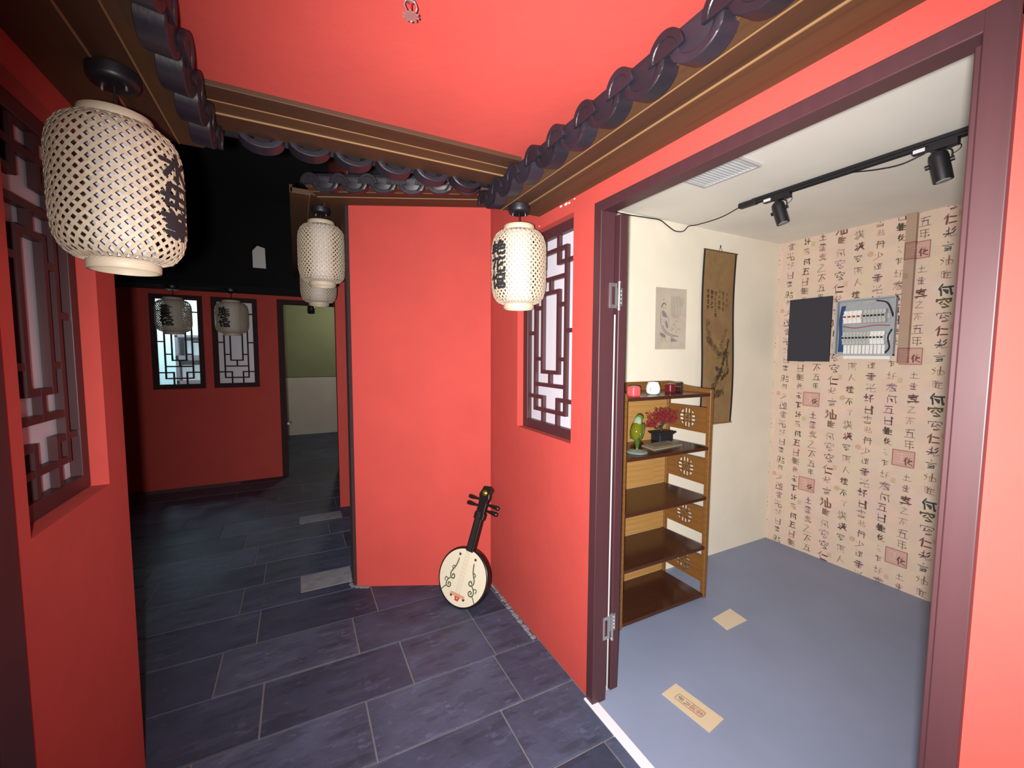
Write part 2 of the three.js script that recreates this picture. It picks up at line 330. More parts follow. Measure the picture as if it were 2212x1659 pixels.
// ---------------------------------------------------------------- doorways
{
  const d = structGroup('door_1');
  part('door_frame', rb(1.078, 1.15, 0, 2.1, -1.383, -1.338, 0.003), M.casing, d);
  part('door_frame', [rb(1.078, 1.125, 0, 2.1, -0.313, -0.268, 0.003), rb(1.12, 1.15, 0, 2.1, -0.334, -0.268, 0.003)], M.casing, d);
  part('door_frame', rb(1.0785, 1.14, 2.06, 2.1, -1.383, -0.268, 0.003), M.casing, d);
  part('door_leaf', rb(1.192, 1.234, 0.012, 2.07, -1.84, -1.357, 0.004), M.casing, d);
  part('door_leaf', rb(1.192, 1.234, 0.012, 2.07, -0.232, 0.25, 0.004), M.casing, d);
  part('seal_strip', rb(1.157, 1.1622, 0.04, 1.66, -1.344, -1.339, 0.001), std(lin(0.42, 0.41, 0.42), { roughness: 0.5 }), d, 'pale metal strip down the hinge side');
  for (const y of [1.735, 0.33]) {
    const h = part('hinge', [cyl(0.006, 0.006, 0.1, 1.172, y, -1.332, 12), cyl(0.0075, 0.0075, 0.008, 1.172, y + 0.054, -1.332, 12), cyl(0.0075, 0.0075, 0.008, 1.172, y - 0.054, -1.332, 12)], M.chrome, d, 'chrome butt hinge');
    part('hinge_plate', slab(rect(0, 0.036, -0.05, 0.05), [rect(0.009, 0.027, -0.036, 0.036)], 0.003, 'z', 0).translate(1.126, y, -1.337), M.chrome, h);
    part('hinge_plate', rb(1.178, 1.21, y - 0.037, y + 0.037, -1.358, -1.354, 0.001), M.chrome, h);
    for (const k of [-0.024, -0.008, 0.008, 0.024]) part('screw', new THREE.SphereGeometry(0.0035, 8, 6).translate(1.2, y + k, -1.3535), M.strip, h);
  }
  const d2 = structGroup('door_2');                    // dark doorway at the near end of the left wall
  part('door_frame', rb(-0.655, -0.52, 0, 2.1, -1.205, -1.1, 0.004), M.casing, d2);
  part('door_frame', rb(-0.655, -0.52, 2.05, 2.1, -1.1, 0.2, 0.004), M.casing, d2);
  const d3 = structGroup('door_3');                    // opening in the corridor side, behind the angled wall
  part('door_frame', rb(0.285, 0.40, 0, 2.39, -2.9, -2.772, 0.004), M.casingMatt, d3);
  const d4 = structGroup('door_4');                    // doorway into the green room
  part('door_frame', rb(-0.19, -0.125, 0, 2.1, -5.83, -5.7, 0.004), M.casingMatt, d4);
  part('door_frame', rb(0.445, 0.5, 0, 2.1, -5.83, -5.7, 0.004), M.casingMatt, d4);
  part('door_frame', rb(-0.19, 0.5, 2.08, 2.13, -5.83, -5.701, 0.004), M.casingMatt, d4);
  part('door_knob', new THREE.SphereGeometry(0.016, 14, 10).translate(-0.11, 0.648, -5.685), M.strip, d4, 'small pale round knob');
}

// ---------------------------------------------------------------- lattice windows
function lattice(name, w, h, rail, bar, depth, paneMat, wood = M.casing) {   // local: x across, y up from the sill, front face at z = 0, everything behind it
  const g = structGroup(name);
  part('window_frame', [rb(0, rail, 0, h, -depth, 0, 0.003), rb(w - rail, w, 0, h, -depth, 0, 0.003), rb(rail - 0.002, w - rail + 0.002, 0, rail, -depth, -0.0005, 0.003), rb(rail - 0.002, w - rail + 0.002, h - rail, h, -depth, -0.0005, 0.003)], wood, g);
  const iw = w - 2 * rail, ih = h - 2 * rail, X = (u) => rail + u * iw, Y = (v) => rail + v * ih, b = bar / 2;
  const ver = (u, v0, v1, k) => part('lattice_bar', box(X(u) - b, X(u) + b, Y(v0) - (v0 > 0 ? b * 0.93 : 0), Y(v1) + (v1 < 1 ? b * 0.93 : 0), -depth * 0.85, -0.006 - k), wood, g);
  const hor = (v, u0, u1, k) => part('lattice_bar', box(X(u0) - (u0 > 0 ? b * 0.9 : 0), X(u1) + (u1 < 1 ? b * 0.9 : 0), Y(v) - b, Y(v) + b, -depth * 0.85, -0.0065 - k), wood, g);
  for (const f of [(v) => v, (v) => 1 - v]) {
    const vv = (u, p, q) => ver(u, Math.min(f(p), f(q)), Math.max(f(p), f(q)), 0);
    hor(f(0.07), 0.165, 0.835, 0); hor(f(0.14), 0, 0.355, 0.0004); hor(f(0.14), 0.675, 1, 0.0004);
    vv(0.355, 0, 0.14); vv(0.675, 0, 0.14); hor(f(0.212), 0.165, 0.835, 0); vv(0.51, 0.212, 0.285);
    hor(f(0.285), 0.335, 0.68, 0.0003); hor(f(0.357), 0.165, 0.335, 0.0002); hor(f(0.357), 0.68, 0.835, 0.0002);
  }
  ver(0.165, 0.07, 0.93, 0); ver(0.835, 0.07, 0.93, 0); ver(0.335, 0.285, 0.715, 0); ver(0.68, 0.285, 0.715, 0);
  hor(0.505, 0, 0.165, 0); hor(0.505, 0.835, 1, 0);
  part('window_pane', box(rail - 0.004, w - rail + 0.004, rail - 0.004, h - rail + 0.004, -depth - 0.006, -depth + 0.001), paneMat, g);
  return g;
}
const glassPane = phys(lin(0.9, 0.97, 0.97), { roughness: 0.12, transmission: 1, thickness: 0 });
{
  const a = lattice('window_1', 0.515, 1.018, 0.048, 0.019, 0.03, M.pane); a.position.set(1.126, 1.096, -2.056); a.rotation.y = -Math.PI / 2;
  const b = lattice('window_2', 0.433, 1.008, 0.044, 0.019, 0.03, M.pane); b.position.set(-0.572, 1.091, -1.276); b.rotation.y = Math.PI / 2;
  const c = lattice('window_3', 0.46, 1.018, 0.05, 0.014, 0.03, glassPane, M.casingMatt); c.position.set(-1.371, 1.101, -5.725);
  const d = lattice('window_4', 0.439, 1.018, 0.05, 0.014, 0.03, M.pane, M.casingMatt); d.position.set(-0.832, 1.101, -5.725);
}

// ---------------------------------------------------------------- tiled eaves
function arcTile(R, t, L, up) {
  const s = new THREE.Shape(); const a0 = up ? 0.06 : Math.PI + 0.06, a1 = up ? Math.PI - 0.06 : Math.PI * 2 - 0.06;
  s.absarc(0, 0, R, a0, a1, false); s.absarc(0, 0, R - t, a1, a0, true);
  return metric(new THREE.ExtrudeGeometry(s, { depth: L, bevelEnabled: true, bevelSize: 0.002, bevelThickness: 0.002, bevelSegments: 1, curveSegments: 12 }));
}
const plug = (R, up, z) => metric(new THREE.ExtrudeGeometry(new THREE.Shape().absarc(0, 0, R, up ? 0 : Math.PI, up ? Math.PI : Math.PI * 2, false), { depth: 0.01, bevelEnabled: false, curveSegments: 12 }).translate(0, 0, z));
const drip = () => { const q = new THREE.Shape(); q.moveTo(-0.046, 0.03); q.lineTo(-0.046, 0); q.absarc(0, 0, 0.044, Math.PI, Math.PI * 2, false); q.lineTo(0.046, 0.03); q.closePath(); return metric(new THREE.ExtrudeGeometry(q, { depth: 0.01, bevelEnabled: false, curveSegments: 12 }).translate(0, 0, 0.04)); };
const coverGeo = toCreasedNormals(join([arcTile(0.05, 0.014, 0.11, true), plug(0.045, true, 0.099)]), 0.7), panGeo = toCreasedNormals(join([arcTile(0.047, 0.014, 0.05, false), drip()]).scale(1.42, 1, 1), 0.7);
function eave(name, label, at, turn, L, o = {}) {
  const { out = 0.31, tile0 = 0, tile1 = L, fascia = true } = o;
  const g = thing(name, label, 'eave', at, turn);
  const wA = o.dark ? M.black : o.swap ? M.eaveMid : M.eave, wB = o.dark ? M.black : o.swap ? M.eave : M.eaveMid, wC = o.dark ? M.black : M.bead, k = out / 0.31, e = o.steps || [0, 0.13 * k, 0.212 * k, 0.278 * k];
  part('soffit_board', rb(0, L, 0, o.swap ? 0.016 : 0.03, 0, e[1], 0.002), wA, g);
  part('soffit_board', rb(0, L, 0.003, 0.034, e[1] - 0.002, e[2], 0.002), wB, g);
  part('soffit_board', rb(0, L, 0.0, 0.03, e[2] - 0.002, e[3], 0.002), wA, g);
  part('wood_bead', rb(0, L, -0.0015, 0.012, e[1] - 0.0025, e[1] + 0.0025, 0.001), wC, g, 'pale bare wood bead');
  part('wood_bead', rb(0, L, -0.0015, 0.014, e[2] - 0.0025, e[2] + 0.0025, 0.001), wC, g, 'pale bare wood bead');
  if (fascia) part('fascia_board', rb(0, L, 0.002, 0.045, e[3] - 0.012, e[3] + 0.004, 0.002), wB, g);
  if (o.bare) return g;
  part('tile_bed', rb(tile0, tile1, 0.012, 0.066, e[3] - 0.004, e[3] + 0.012, 0.002), M.tile[0], g);
  const n = Math.floor((tile1 - tile0) / 0.15);
  for (let i = 0; i <= n; i++) {
    const x = tile0 + 0.045 + i * 0.15;
    if (x < tile1 - 0.02) { const c = part('roof_tile', coverGeo, M.tile[(rnd() * 3) | 0], g); c.position.set(x, 0.017 + rr(-0.002, 0.002), e[3] + 0.05 - 0.11 + rr(-0.004, 0.004)); c.rotation.x = 8 * D; }
    if (x + 0.075 < tile1 - 0.02) { const c = part('roof_tile', panGeo, M.tile[(rnd() * 3) | 0], g); c.position.set(x + 0.075, 0.014 + rr(-0.002, 0.002), e[3] - 0.006 + rr(-0.004, 0.004)); c.rotation.x = 8 * D; }
  }
  return g;
}
eave('tiled_eave', 'long tiled eave over the wide doorway, wood soffit with wavy dark roof tiles', [1.09, 2.175, -1.83], -Math.PI / 2, 2.1);
eave('tiled_eave', 'dark brown tiled eave above the left lattice window and largest lantern', [-0.53, 2.175, 0.3], Math.PI / 2, 2.05);
eave('tiled_eave', 'brown moulded eave crossing the passage at the far edge of the red ceiling', [0.785, 2.232, -1.455], Math.PI, 1.0, { steps: [0, 0.078, 0.155, 0.262], swap: true });
eave('tiled_eave', 'small tiled eave on top of the angled red wall behind the lute', [0.304 - 0.13 * 0.906, 2.388, -2.763 - 0.13 * 0.422], Math.atan2(-0.422, 0.906), 0.99);
eave('tiled_eave', 'unlit brown eave along the dark passage holding the two stacked-looking lanterns', [0.305, 2.391, -5.7], -Math.PI / 2, 3.0, { bare: true, steps: [0, 0.13, 0.212, 0.31] });
eave('tiled_eave', 'blackish boxed eave over the two far lattice windows on the back wall', [-1.74, 2.17, -5.72], 0, 1.95, { out: 0.42, bare: true, dark: true });

// ---------------------------------------------------------------- woven bamboo lanterns
const LH = 0.335, prof = (t) => 0.066 + 0.059 * Math.pow(Math.max(0, 1 - Math.pow(Math.abs(2 * t - 1), 5)), 0.56);
const lp = (t, a, off = 0) => { const r = prof(t) + off; return V(Math.sin(a) * r, (t - 0.5) * LH, Math.cos(a) * r); };
function weaveGeo() {
  const pos = [], idx = [], N = 33, S = 34, hw = 0.0038, th = 0.0013;
  for (const dir of [1, -1]) for (let k = 0; k < N; k++) {
    const b = pos.length / 3;
    for (let i = 0; i <= S; i++) {
      const t = i / S, a = (k + (dir > 0 ? 0 : 0.5)) / N * Math.PI * 2 + dir * 2.62 * (t - 0.5);
      const off = dir * 0.0011 * Math.sin(i * Math.PI * 0.97 + k);
      const p = lp(t, a, off), e = 1e-3, t1 = Math.min(1, t + e), t0 = Math.max(0, t - e);
      const T = lp(t1, a + dir * 2.62 * (t1 - t)).sub(lp(t0, a + dir * 2.62 * (t0 - t))).normalize();
      const A = V(Math.cos(a), 0, -Math.sin(a)), U = lp(t1, a).sub(lp(t0, a)).normalize(), Nn = A.clone().cross(U).negate().normalize();
      if (Nn.x * Math.sin(a) + Nn.z * Math.cos(a) < 0) Nn.negate();
      const Wd = Nn.clone().cross(T).normalize(), w = hw * (0.72 + 0.28 * (prof(t) - 0.066) / 0.059);
      for (const [s, q] of [[-1, 0], [1, 0], [1, th], [-1, th]]) pos.push(p.x + Wd.x * s * w + Nn.x * q, p.y + Wd.y * s * w + Nn.y * q, p.z + Wd.z * s * w + Nn.z * q);
    }
    for (let i = 0; i < S; i++) for (let j = 0; j < 4; j++) {
      const a0 = b + i * 4 + j, a1 = b + i * 4 + (j + 1) % 4, c0 = a0 + 4, c1 = a1 + 4;
      idx.push(a0, c0, a1, a1, c0, c1);
    }
  }
  const g = new THREE.BufferGeometry(); g.setAttribute('position', new THREE.Float32BufferAttribute(pos, 3)); g.setIndex(idx);
  const h = g.toNonIndexed(); h.computeVertexNormals(); return h;
}
// inked character wrapped on the lantern's side: centre angle a0, centre height y0, size s
function inkGeo(key, a0, y0, s, lw) {
  const pos = [], R = 0.125;
  const at = (x, y) => { const t = THREE.MathUtils.clamp(y / LH + 0.5, 0.03, 0.97); return lp(t, a0 + x / R, 0.0032); };
  const tri = (...q) => q.forEach(([x, y]) => { const p = at(x, y); pos.push(p.x, p.y, p.z); });
  for (const st of GL[key].trim().split(/\s+/)) {
    const P = []; for (let i = 0; i + 1 < st.length; i += 2) P.push([(+st[i] / 9 - 0.5) * s * 1.25, y0 + (0.5 - +st[i + 1] / 9) * s * 0.92]);
    for (let i = 0; i + 1 < P.length; i++) {
      const [x0, y1] = P[i], [x1, y2] = P[i + 1], l = Math.hypot(x1 - x0, y2 - y1) || 1, n = Math.max(2, Math.ceil(l / 0.008)), w0 = lw * rr(0.85, 1.25), w1 = lw * rr(0.6, 1.0), nx = -(y2 - y1) / l, ny = (x1 - x0) / l;
      for (let k = 0; k < n; k++) {
        const p = k / n, q = (k + 1) / n, wp = w0 + (w1 - w0) * p, wq = w0 + (w1 - w0) * q;
        const A = [x0 + (x1 - x0) * p, y1 + (y2 - y1) * p], B = [x0 + (x1 - x0) * q, y1 + (y2 - y1) * q];
        tri([A[0] + nx * wp, A[1] + ny * wp], [A[0] - nx * wp, A[1] - ny * wp], [B[0] + nx * wq, B[1] + ny * wq]);
        tri([B[0] + nx * wq, B[1] + ny * wq], [A[0] - nx * wp, A[1] - ny * wp], [B[0] - nx * wq, B[1] - ny * wq]);
      }
      for (const [cx, cy, w] of [[x0, y1, w0], [x1, y2, w1]]) for (let k = 0; k < 6; k++) { const u = k / 6 * 6.2832, v = (k + 1) / 6 * 6.2832; tri([cx, cy], [cx + Math.cos(u) * w, cy + Math.sin(u) * w], [cx + Math.cos(v) * w, cy + Math.sin(v) * w]); }
    }
  }
  const g = new THREE.BufferGeometry(); g.setAttribute('position', new THREE.Float32BufferAttribute(pos, 3)); g.computeVertexNormals(); return g;
}
const rimGeo = (s) => lathe([[0.0655, -0.012], [0.0705, -0.012], [0.0715, 0], [0.0705, 0.012], [0.0655, 0.012], [0.0645, 0], [0.0655, -0.012]], 40).translate(0, s * (LH / 2 + 0.009), 0);
let protoLantern;
function lantern(label, [x, y, z], soffit, scale, chars, turn) {
  let t;
  if (!protoLantern) {
    t = protoLantern = thing('bamboo_lantern', label, 'lantern', [0, 0, 0], 0, 'woven bamboo lanterns under the eaves');
    part('woven_shade', weaveGeo(), M.bamboo, t);
    part('rim', rimGeo(1), M.bamboo, t); part('rim', rimGeo(-1), M.bamboo, t);
    part('inner_tube', new THREE.CylinderGeometry(0.063, 0.063, LH - 0.012, 32, 1, true), M.paper, t, 'white paper inner tube');
  } else {
    t = protoLantern.clone(); t.name = numbered('bamboo_lantern'); scene.add(t);
    for (const c of [...t.children]) if (['painted_character', 'cord', 'ceiling_cup', 'hanger'].includes(c.name)) t.remove(c);
  }
  tag(t, label, 'lantern', 'woven bamboo lanterns under the eaves');
  t.position.set(x, y, z); t.rotation.y = 0; t.scale.set(scale[0], scale[1], scale[0]);
  const top = (soffit - y) / scale[1];
  part('cord', cyl(0.0028, 0.0028, top - LH / 2 + 0.01, 0, (top + LH / 2) / 2 - 0.005, 0, 8), M.blackMetal, t);
  part('hanger', [between([-0.066, LH / 2 + 0.006, 0], [0.066, LH / 2 + 0.006, 0], 0.002, 0.002, 6), between([-0.066, LH / 2 + 0.006, 0], [0, LH / 2 + 0.012, 0], 0.0016, 0.0016, 6)], M.blackMetal, t);
  const cup = part('ceiling_cup', lathe([[0.0, -0.037], [0.032, -0.037], [0.046, -0.032], [0.051, -0.022], [0.051, 0]], 32).translate(0, top, 0), M.blackMetal, t);
  for (const k of [-1, 1]) part('screw', cyl(0.003, 0.003, 0.01, k * 0.026, top - 0.04, k * 0.012, 10), M.chrome, cup);
  chars.forEach((k, i) => part('painted_character', inkGeo(k, turn, 0.07 - i * 0.07, 0.067, 0.0069), M.ink, t));
  return t;
}
const viewAngle = (x, z) => Math.atan2(-x, -z);        // direction from a lantern towards the passage's near end
lantern('largest bamboo lantern, hanging in front of the left lattice window', [-0.373, 1.885, -1.385], 2.175, [1, 0.98], ['shui', 'wu', 'shi'], viewAngle(-0.373, -1.385) + 0.95);
lantern('bamboo lantern lettered on its left side, hanging beside the right lattice window', [0.93, 1.895, -1.745], 2.175, [1, 1], ['yan', 'hua', 'guan'], viewAngle(0.93, -1.745) - 0.86);
lantern('front one of two overlapping bamboo lanterns at the edge of the angled red wall', [0.16, 2.11, -2.9], 2.388, [1.08, 1.04], ['hua', 'yan', 'guan'], Math.PI + 0.3);
lantern('bamboo lantern partly hidden behind another one, just above the green-lit doorway', [0.175, 2.075, -3.75], 2.388, [1.06, 1.04], ['yan2', 'hua', 'guan'], Math.PI + 0.3);
lantern('dim lantern with dark lettering before the brightly lit far window', [-1.10, 1.868, -5.40], 2.17, [1.2, 0.98], ['shu', 'zhen', 'guan'], viewAngle(-1.10, -5.4) - 0.42);
lantern('dim lantern with brushed lettering before the dull grey far window', [-0.605, 1.868, -5.40], 2.17, [1.2, 0.98], ['wei', 'rong', 'guan'], viewAngle(-0.605, -5.4) - 0.5);

// ---------------------------------------------------------------- paper tag on the black wall, sprinkler
{
  const s = new THREE.Shape([[0, 0], [0.13, 0], [0.125, 0.23], [0.05, 0.25], [0, 0.19]].map(([x, y]) => new THREE.Vector2(x, y)));
  const m = part('paper_sheet', new THREE.ExtrudeGeometry(s, { depth: 0.004, bevelEnabled: false }), std(lin(0.62, 0.62, 0.6)), scene);
  m.name = numbered('paper_sheet'); m.position.set(-0.415, 2.475, -5.719); tag(m, 'pale paper sheet with a cut corner on the black wall above the far windows', 'paper');
  const p = thing('ceiling_sprinkler', 'small chrome sprinkler head hanging from the red ceiling', 'sprinkler', [0.231, 2.247, -0.914]);
  part('escutcheon', lathe([[0, -0.006], [0.02, -0.006], [0.027, 0], [0, 0.001]], 24), M.chrome, p);
  part('nozzle', lathe([[0, -0.024], [0.008, -0.024], [0.009, -0.012], [0.012, -0.004], [0, -0.004]], 18), M.chrome, p);
  part('yoke', [tube([[-0.008, -0.02, 0], [-0.013, -0.034, 0], [-0.004, -0.05, 0]], 0.0018, 10, 6), tube([[0.008, -0.02, 0], [0.013, -0.034, 0], [0.004, -0.05, 0]], 0.0018, 10, 6)], M.chrome, p);
  part('glass_bulb', cyl(0.0022, 0.0022, 0.026, 0, -0.036, 0, 10), phys(lin(0.5, 0.02, 0.02), { roughness: 0.1 }), p);
  part('deflector', [cyl(0.013, 0.013, 0.0018, 0, -0.052, 0, 24), ...Array.from({ length: 10 }, (_, i) => box(0.012, 0.017, -0.053, -0.051, -0.0022, 0.0022).rotateY(i / 10 * 6.2832))], M.chrome, p);
}

// ---------------------------------------------------------------- round lute leaning in the corner
{
  const g = thing('moon_lute', 'round moon lute with a cream face and black neck leaning in the red corner', 'lute');
  const foot = V(0.785, 0.004, -2.262), tip = V(1.035, 0.70, -2.335), u = tip.clone().sub(foot).normalize();
  let n = V(-0.78, 0.25, 0.56); n.addScaledVector(u, -n.dot(u)).normalize();
  const r = u.clone().cross(n);
  g.matrixAutoUpdate = true; g.position.copy(foot); g.quaternion.setFromRotationMatrix(new THREE.Matrix4().makeBasis(r, u, n));
  const R = 0.172, blackL = std(lin(0.01, 0.008, 0.009), { roughness: 0.3 });
  const tex = canvasTex(512, 512, (c, W) => {
    c.fillStyle = '#eee6cf'; c.fillRect(0, 0, W, W);
    for (let i = 0; i < 60; i++) { c.strokeStyle = `rgba(200,180,140,${rr(0.05, 0.16)})`; c.lineWidth = rr(1, 3); const x = rnd() * W; c.beginPath(); c.moveTo(x, 0); c.lineTo(x + rr(-6, 6), W); c.stroke(); }
    const swirl = (m) => {
      c.save(); c.translate(256, 256); c.scale(m, 1); c.strokeStyle = '#4f6040'; c.lineCap = 'round';
      c.lineWidth = 12; c.beginPath(); c.moveTo(86, -150); c.bezierCurveTo(92, -70, 108, -60, 128, -20); c.bezierCurveTo(150, 30, 100, 60, 84, 30); c.bezierCurveTo(80, 0, 112, -6, 112, 20); c.stroke();
      c.lineWidth = 11; c.beginPath(); c.moveTo(126, 44); c.bezierCurveTo(160, 70, 170, 120, 130, 128); c.bezierCurveTo(96, 130, 96, 84, 124, 86); c.bezierCurveTo(140, 90, 136, 110, 124, 106); c.stroke();
      c.lineWidth = 9; c.beginPath(); c.moveTo(98, -70); c.bezierCurveTo(130, -80, 140, -50, 124, -44); c.moveTo(150, 60); c.bezierCurveTo(178, 40, 190, 70, 172, 84); c.moveTo(150, 124); c.bezierCurveTo(172, 140, 176, 160, 190, 170); c.stroke();
      c.restore();
    };
    swirl(1); swirl(-1);
    const flower = (x, y, s, a, b) => { c.fillStyle = a; for (let i = 0; i < 5; i++) { c.beginPath(); c.arc(x + Math.cos(i * 1.257 - 1.57) * s, y + Math.sin(i * 1.257 - 1.57) * s, s * 0.72, 0, 7); c.fill(); } c.fillStyle = b; c.beginPath(); c.arc(x, y, s * 0.5, 0, 7); c.fill(); };
    flower(168, 66, 8, '#5a2424', '#4a1c1c'); flower(344, 66, 8, '#5a2424', '#4a1c1c'); flower(186, 436, 9, '#5a2424', '#4a1c1c'); flower(326, 436, 9, '#5a2424', '#4a1c1c'); flower(256, 446, 17, '#d8403c', '#f0b0a0');
  });
  const faceMat = std(0xffffff, { roughness: 0.5, map: tex, color: lin(0.62, 0.62, 0.62) });
  part('body', lathe([[0, -0.05], [R - 0.01, -0.05], [R, -0.043], [R, -0.004], [R - 0.005, 0], [R - 0.012, 0], [R - 0.012, -0.004], [0, -0.004]], 64).rotateX(Math.PI / 2).translate(0, R, 0), blackL, g);
  const fg = new THREE.CircleGeometry(R - 0.011, 64).translate(0, R, 0.0008);
  part('soundboard', [fg, new THREE.CylinderGeometry(R - 0.011, R - 0.011, 0.003, 64, 1, true).rotateX(Math.PI / 2).translate(0, R, -0.001)], faceMat, g, 'cream face painted with green scrolls and small flowers');
  const tan = std(lin(0.42, 0.24, 0.14), { roughness: 0.6 }), pale = std(lin(0.55, 0.50, 0.36), { roughness: 0.5 });
  part('bridge', rb(-0.05, 0.05, 0.062, 0.078, 0, 0.008, 0.003), tan, g, 'pinkish tan string bridge');
  for (const [y, w] of [[0.315, 0.024], [0.292, 0.03], [0.27, 0.03], [0.248, 0.046], [0.222, 0.034], [0.2, 0.03], [0.178, 0.022], [0.156, 0.026]]) part('fret', rb(-w, w, y - 0.002, y + 0.002, 0, 0.005, 0.001), pale, g);
  part('neck', [rb(-0.026, 0.026, 2 * R - 0.022, 0.53, -0.034, 0.006, 0.006), rb(-0.036, 0.036, 0.515, 0.56, -0.036, 0.006, 0.008)], blackL, g);
  const hd = new THREE.Shape([[-0.024, 0.55], [0.024, 0.55], [0.026, 0.62], [0.034, 0.65], [0.03, 0.675], [0.04, 0.705], [0.018, 0.72], [-0.018, 0.715], [-0.026, 0.69], [-0.036, 0.665], [-0.026, 0.63]].map(([x, y]) => new THREE.Vector2(x, y)));
  part('pegbox', new THREE.ExtrudeGeometry(hd, { depth: 0.03, bevelEnabled: true, bevelSize: 0.003, bevelThickness: 0.003, bevelSegments: 2 }).translate(0, 0, -0.03), blackL, g);
  part('head_boss', lathe([[0, 0.009], [0.006, 0.0085], [0.011, 0.003], [0.015, 0.005], [0.0175, 0.001], [0.0175, -0.002], [0, -0.002]], 28).rotateX(Math.PI / 2).translate(0, 0.678, 0.005), phys(lin(0.55, 0.40, 0.03), { metalness: 0.9, roughness: 0.25 }), g, 'round gold boss on the head');
  for (const [s, y] of [[-1, 0.632], [-1, 0.592], [1, 0.612], [1, 0.575]]) part('tuning_peg', lathe([[0.005, 0], [0.0075, 0.03], [0.0115, 0.055], [0.0135, 0.077], [0.011, 0.09], [0, 0.094]], 16).rotateZ(-s * Math.PI / 2).translate(s * 0.022, y, -0.016), blackL, g);
  const wire = std(lin(0.12, 0.10, 0.08), { roughness: 0.6 });
  for (const x of [-0.009, -0.003, 0.003, 0.009]) part('string', between([x * 1.6, 0.07, 0.009], [x, 0.56, 0.009], 0.0003, 0.0003, 4), wire, g);
}

// ---------------------------------------------------------------- bamboo shelf and what stands on it
{
  const g = thing('bamboo_shelf', 'tall five-tier bamboo shelf unit with round fretwork sides in the white room', 'shelf');
  const X0 = 1.522, X1 = 2.196, ZF = -1.675, ZB = -1.995, ys = [0.03, 0.33, 0.64, 0.945, 1.27];
  for (const x of [X0, X1]) for (const z of [ZF, ZB]) part('post', rb(x - 0.014, x + 0.014, 0, z === ZF ? 1.292 : 1.3, z - 0.014, z + 0.014, 0.005), M.shelfPost, g);
  for (const y of ys) part('shelf_board', rb(X0 + 0.013, X1 - 0.013, y - 0.02, y, ZB, ZF + 0.012, 0.004), M.shelfBoard, g);
  for (let i = 0; i < 4; i++) part('back_panel', box(X0 + 0.012, X1 - 0.012, ys[i] + 0.001, ys[i + 1] - 0.021, ZB - 0.006, ZB + 0.002), M.shelfBack, g, 'light bamboo back panel');
  for (const x of [X0, X1]) for (let i = 0; i < 4; i++) {
    const yc = (ys[i] + ys[i + 1]) / 2 - 0.008, h = 0.078, s = new THREE.Shape(), R = 0.062, zc = (ZF + ZB) / 2, hw = (ZF - ZB) / 2 - 0.013;
    s.moveTo(-hw, -h); s.lineTo(hw, -h); s.lineTo(hw, h); s.lineTo(-hw, h); s.closePath();
    const ho = new THREE.Path(); ho.absarc(0, 0, R, 0, Math.PI * 2, true); s.holes.push(ho);
    const bars = [-0.024, 0.024].flatMap((k) => [box(k - 0.0035, k + 0.0035, -0.058, 0.058, 0.001, 0.011), box(-0.058, 0.058, k - 0.0035, k + 0.0035, 0.001, 0.011)]);
    bars.push(box(-0.003, 0.003, -0.062, 0.062, 0.0015, 0.0105), box(-0.062, 0.062, -0.003, 0.003, 0.0015, 0.0105), box(-0.013, 0.013, 0.009, 0.013, 0.002, 0.01), box(-0.013, 0.013, -0.013, -0.009, 0.002, 0.01));
    const m = new THREE.ExtrudeGeometry(s, { depth: 0.012, bevelEnabled: false, curveSegments: 36 });
    part('fretwork_panel', join([metric(m), ...bars]).applyMatrix4(new THREE.Matrix4().makeBasis(V(0, 0, -1), V(0, 1, 0), V(1, 0, 0)).setPosition(x - 0.006, yc, zc)), M.shelfPost, g);
  }
  part('gallery_rail', rb(X0, X1, 1.268, 1.325, ZB - 0.006, ZB + 0.008, 0.004), M.shelfPost, g);
  for (const x of [X0, X1]) {
    const s = new THREE.Shape(); s.moveTo(-ZF, 1.27); s.lineTo(-ZB, 1.27); s.lineTo(-ZB, 1.325); s.bezierCurveTo(-ZB - 0.08, 1.325, -ZB - 0.1, 1.296, -ZF, 1.293); s.closePath();
    part('gallery_rail', new THREE.ExtrudeGeometry(s, { depth: 0.012, bevelEnabled: false }).applyMatrix4(new THREE.Matrix4().makeBasis(V(0, 0, -1), V(0, 1, 0), V(1, 0, 0)).setPosition(x - 0.006, 0, 0)), M.shelfPost, g);
  }
  const one = (name, label, cat, geo, mat, at) => { const m = part(name, geo, mat, scene); m.name = numbered(name); m.position.set(...at); return tag(m, label, cat); };
  const pink = thing('jar', 'coral red rounded square jar, leftmost on the top of the bamboo shelf', 'jar', [1.625, 1.27, -1.715]);
  part('jar_body', rbox(0.056, 0.056, 0.056, 0.011, 0, 0.0285, 0), phys(lin(0.62, 0.09, 0.10), { roughness: 0.3, clearcoat: 0.4 }), pink);
  part('jar_base', rbox(0.05, 0.006, 0.05, 0.002, 0, 0.003, 0), phys(lin(0.4, 0.05, 0.05), { roughness: 0.3 }), pink);
  const glassSmall = phys(lin(0.95, 0.9, 0.9), { roughness: 0.05, transmission: 1, thickness: 0.01, ior: 1.4 });
  const cg = thing('glass_jar', 'small clear glass jar standing behind the coral red jar', 'jar', [1.70, 1.27, -1.80]);
  part('jar_body', lathe([[0, 0], [0.024, 0], [0.028, 0.012], [0.028, 0.04], [0.02, 0.05], [0.017, 0.05], [0.025, 0.039], [0.025, 0.012], [0, 0.004]], 24), glassSmall, cg);
  const wh = thing('jar', 'white glazed round jar in the middle of the top shelf', 'jar', [1.81, 1.271, -1.755]);
  part('jar_body', lathe([[0, 0], [0.028, 0], [0.038, 0.012], [0.04, 0.032], [0.036, 0.052], [0.029, 0.064], [0.03, 0.069], [0.026, 0.069], [0.025, 0.062], [0, 0.05]], 36), phys(lin(0.8, 0.8, 0.82), { roughness: 0.15, clearcoat: 0.6 }), wh);
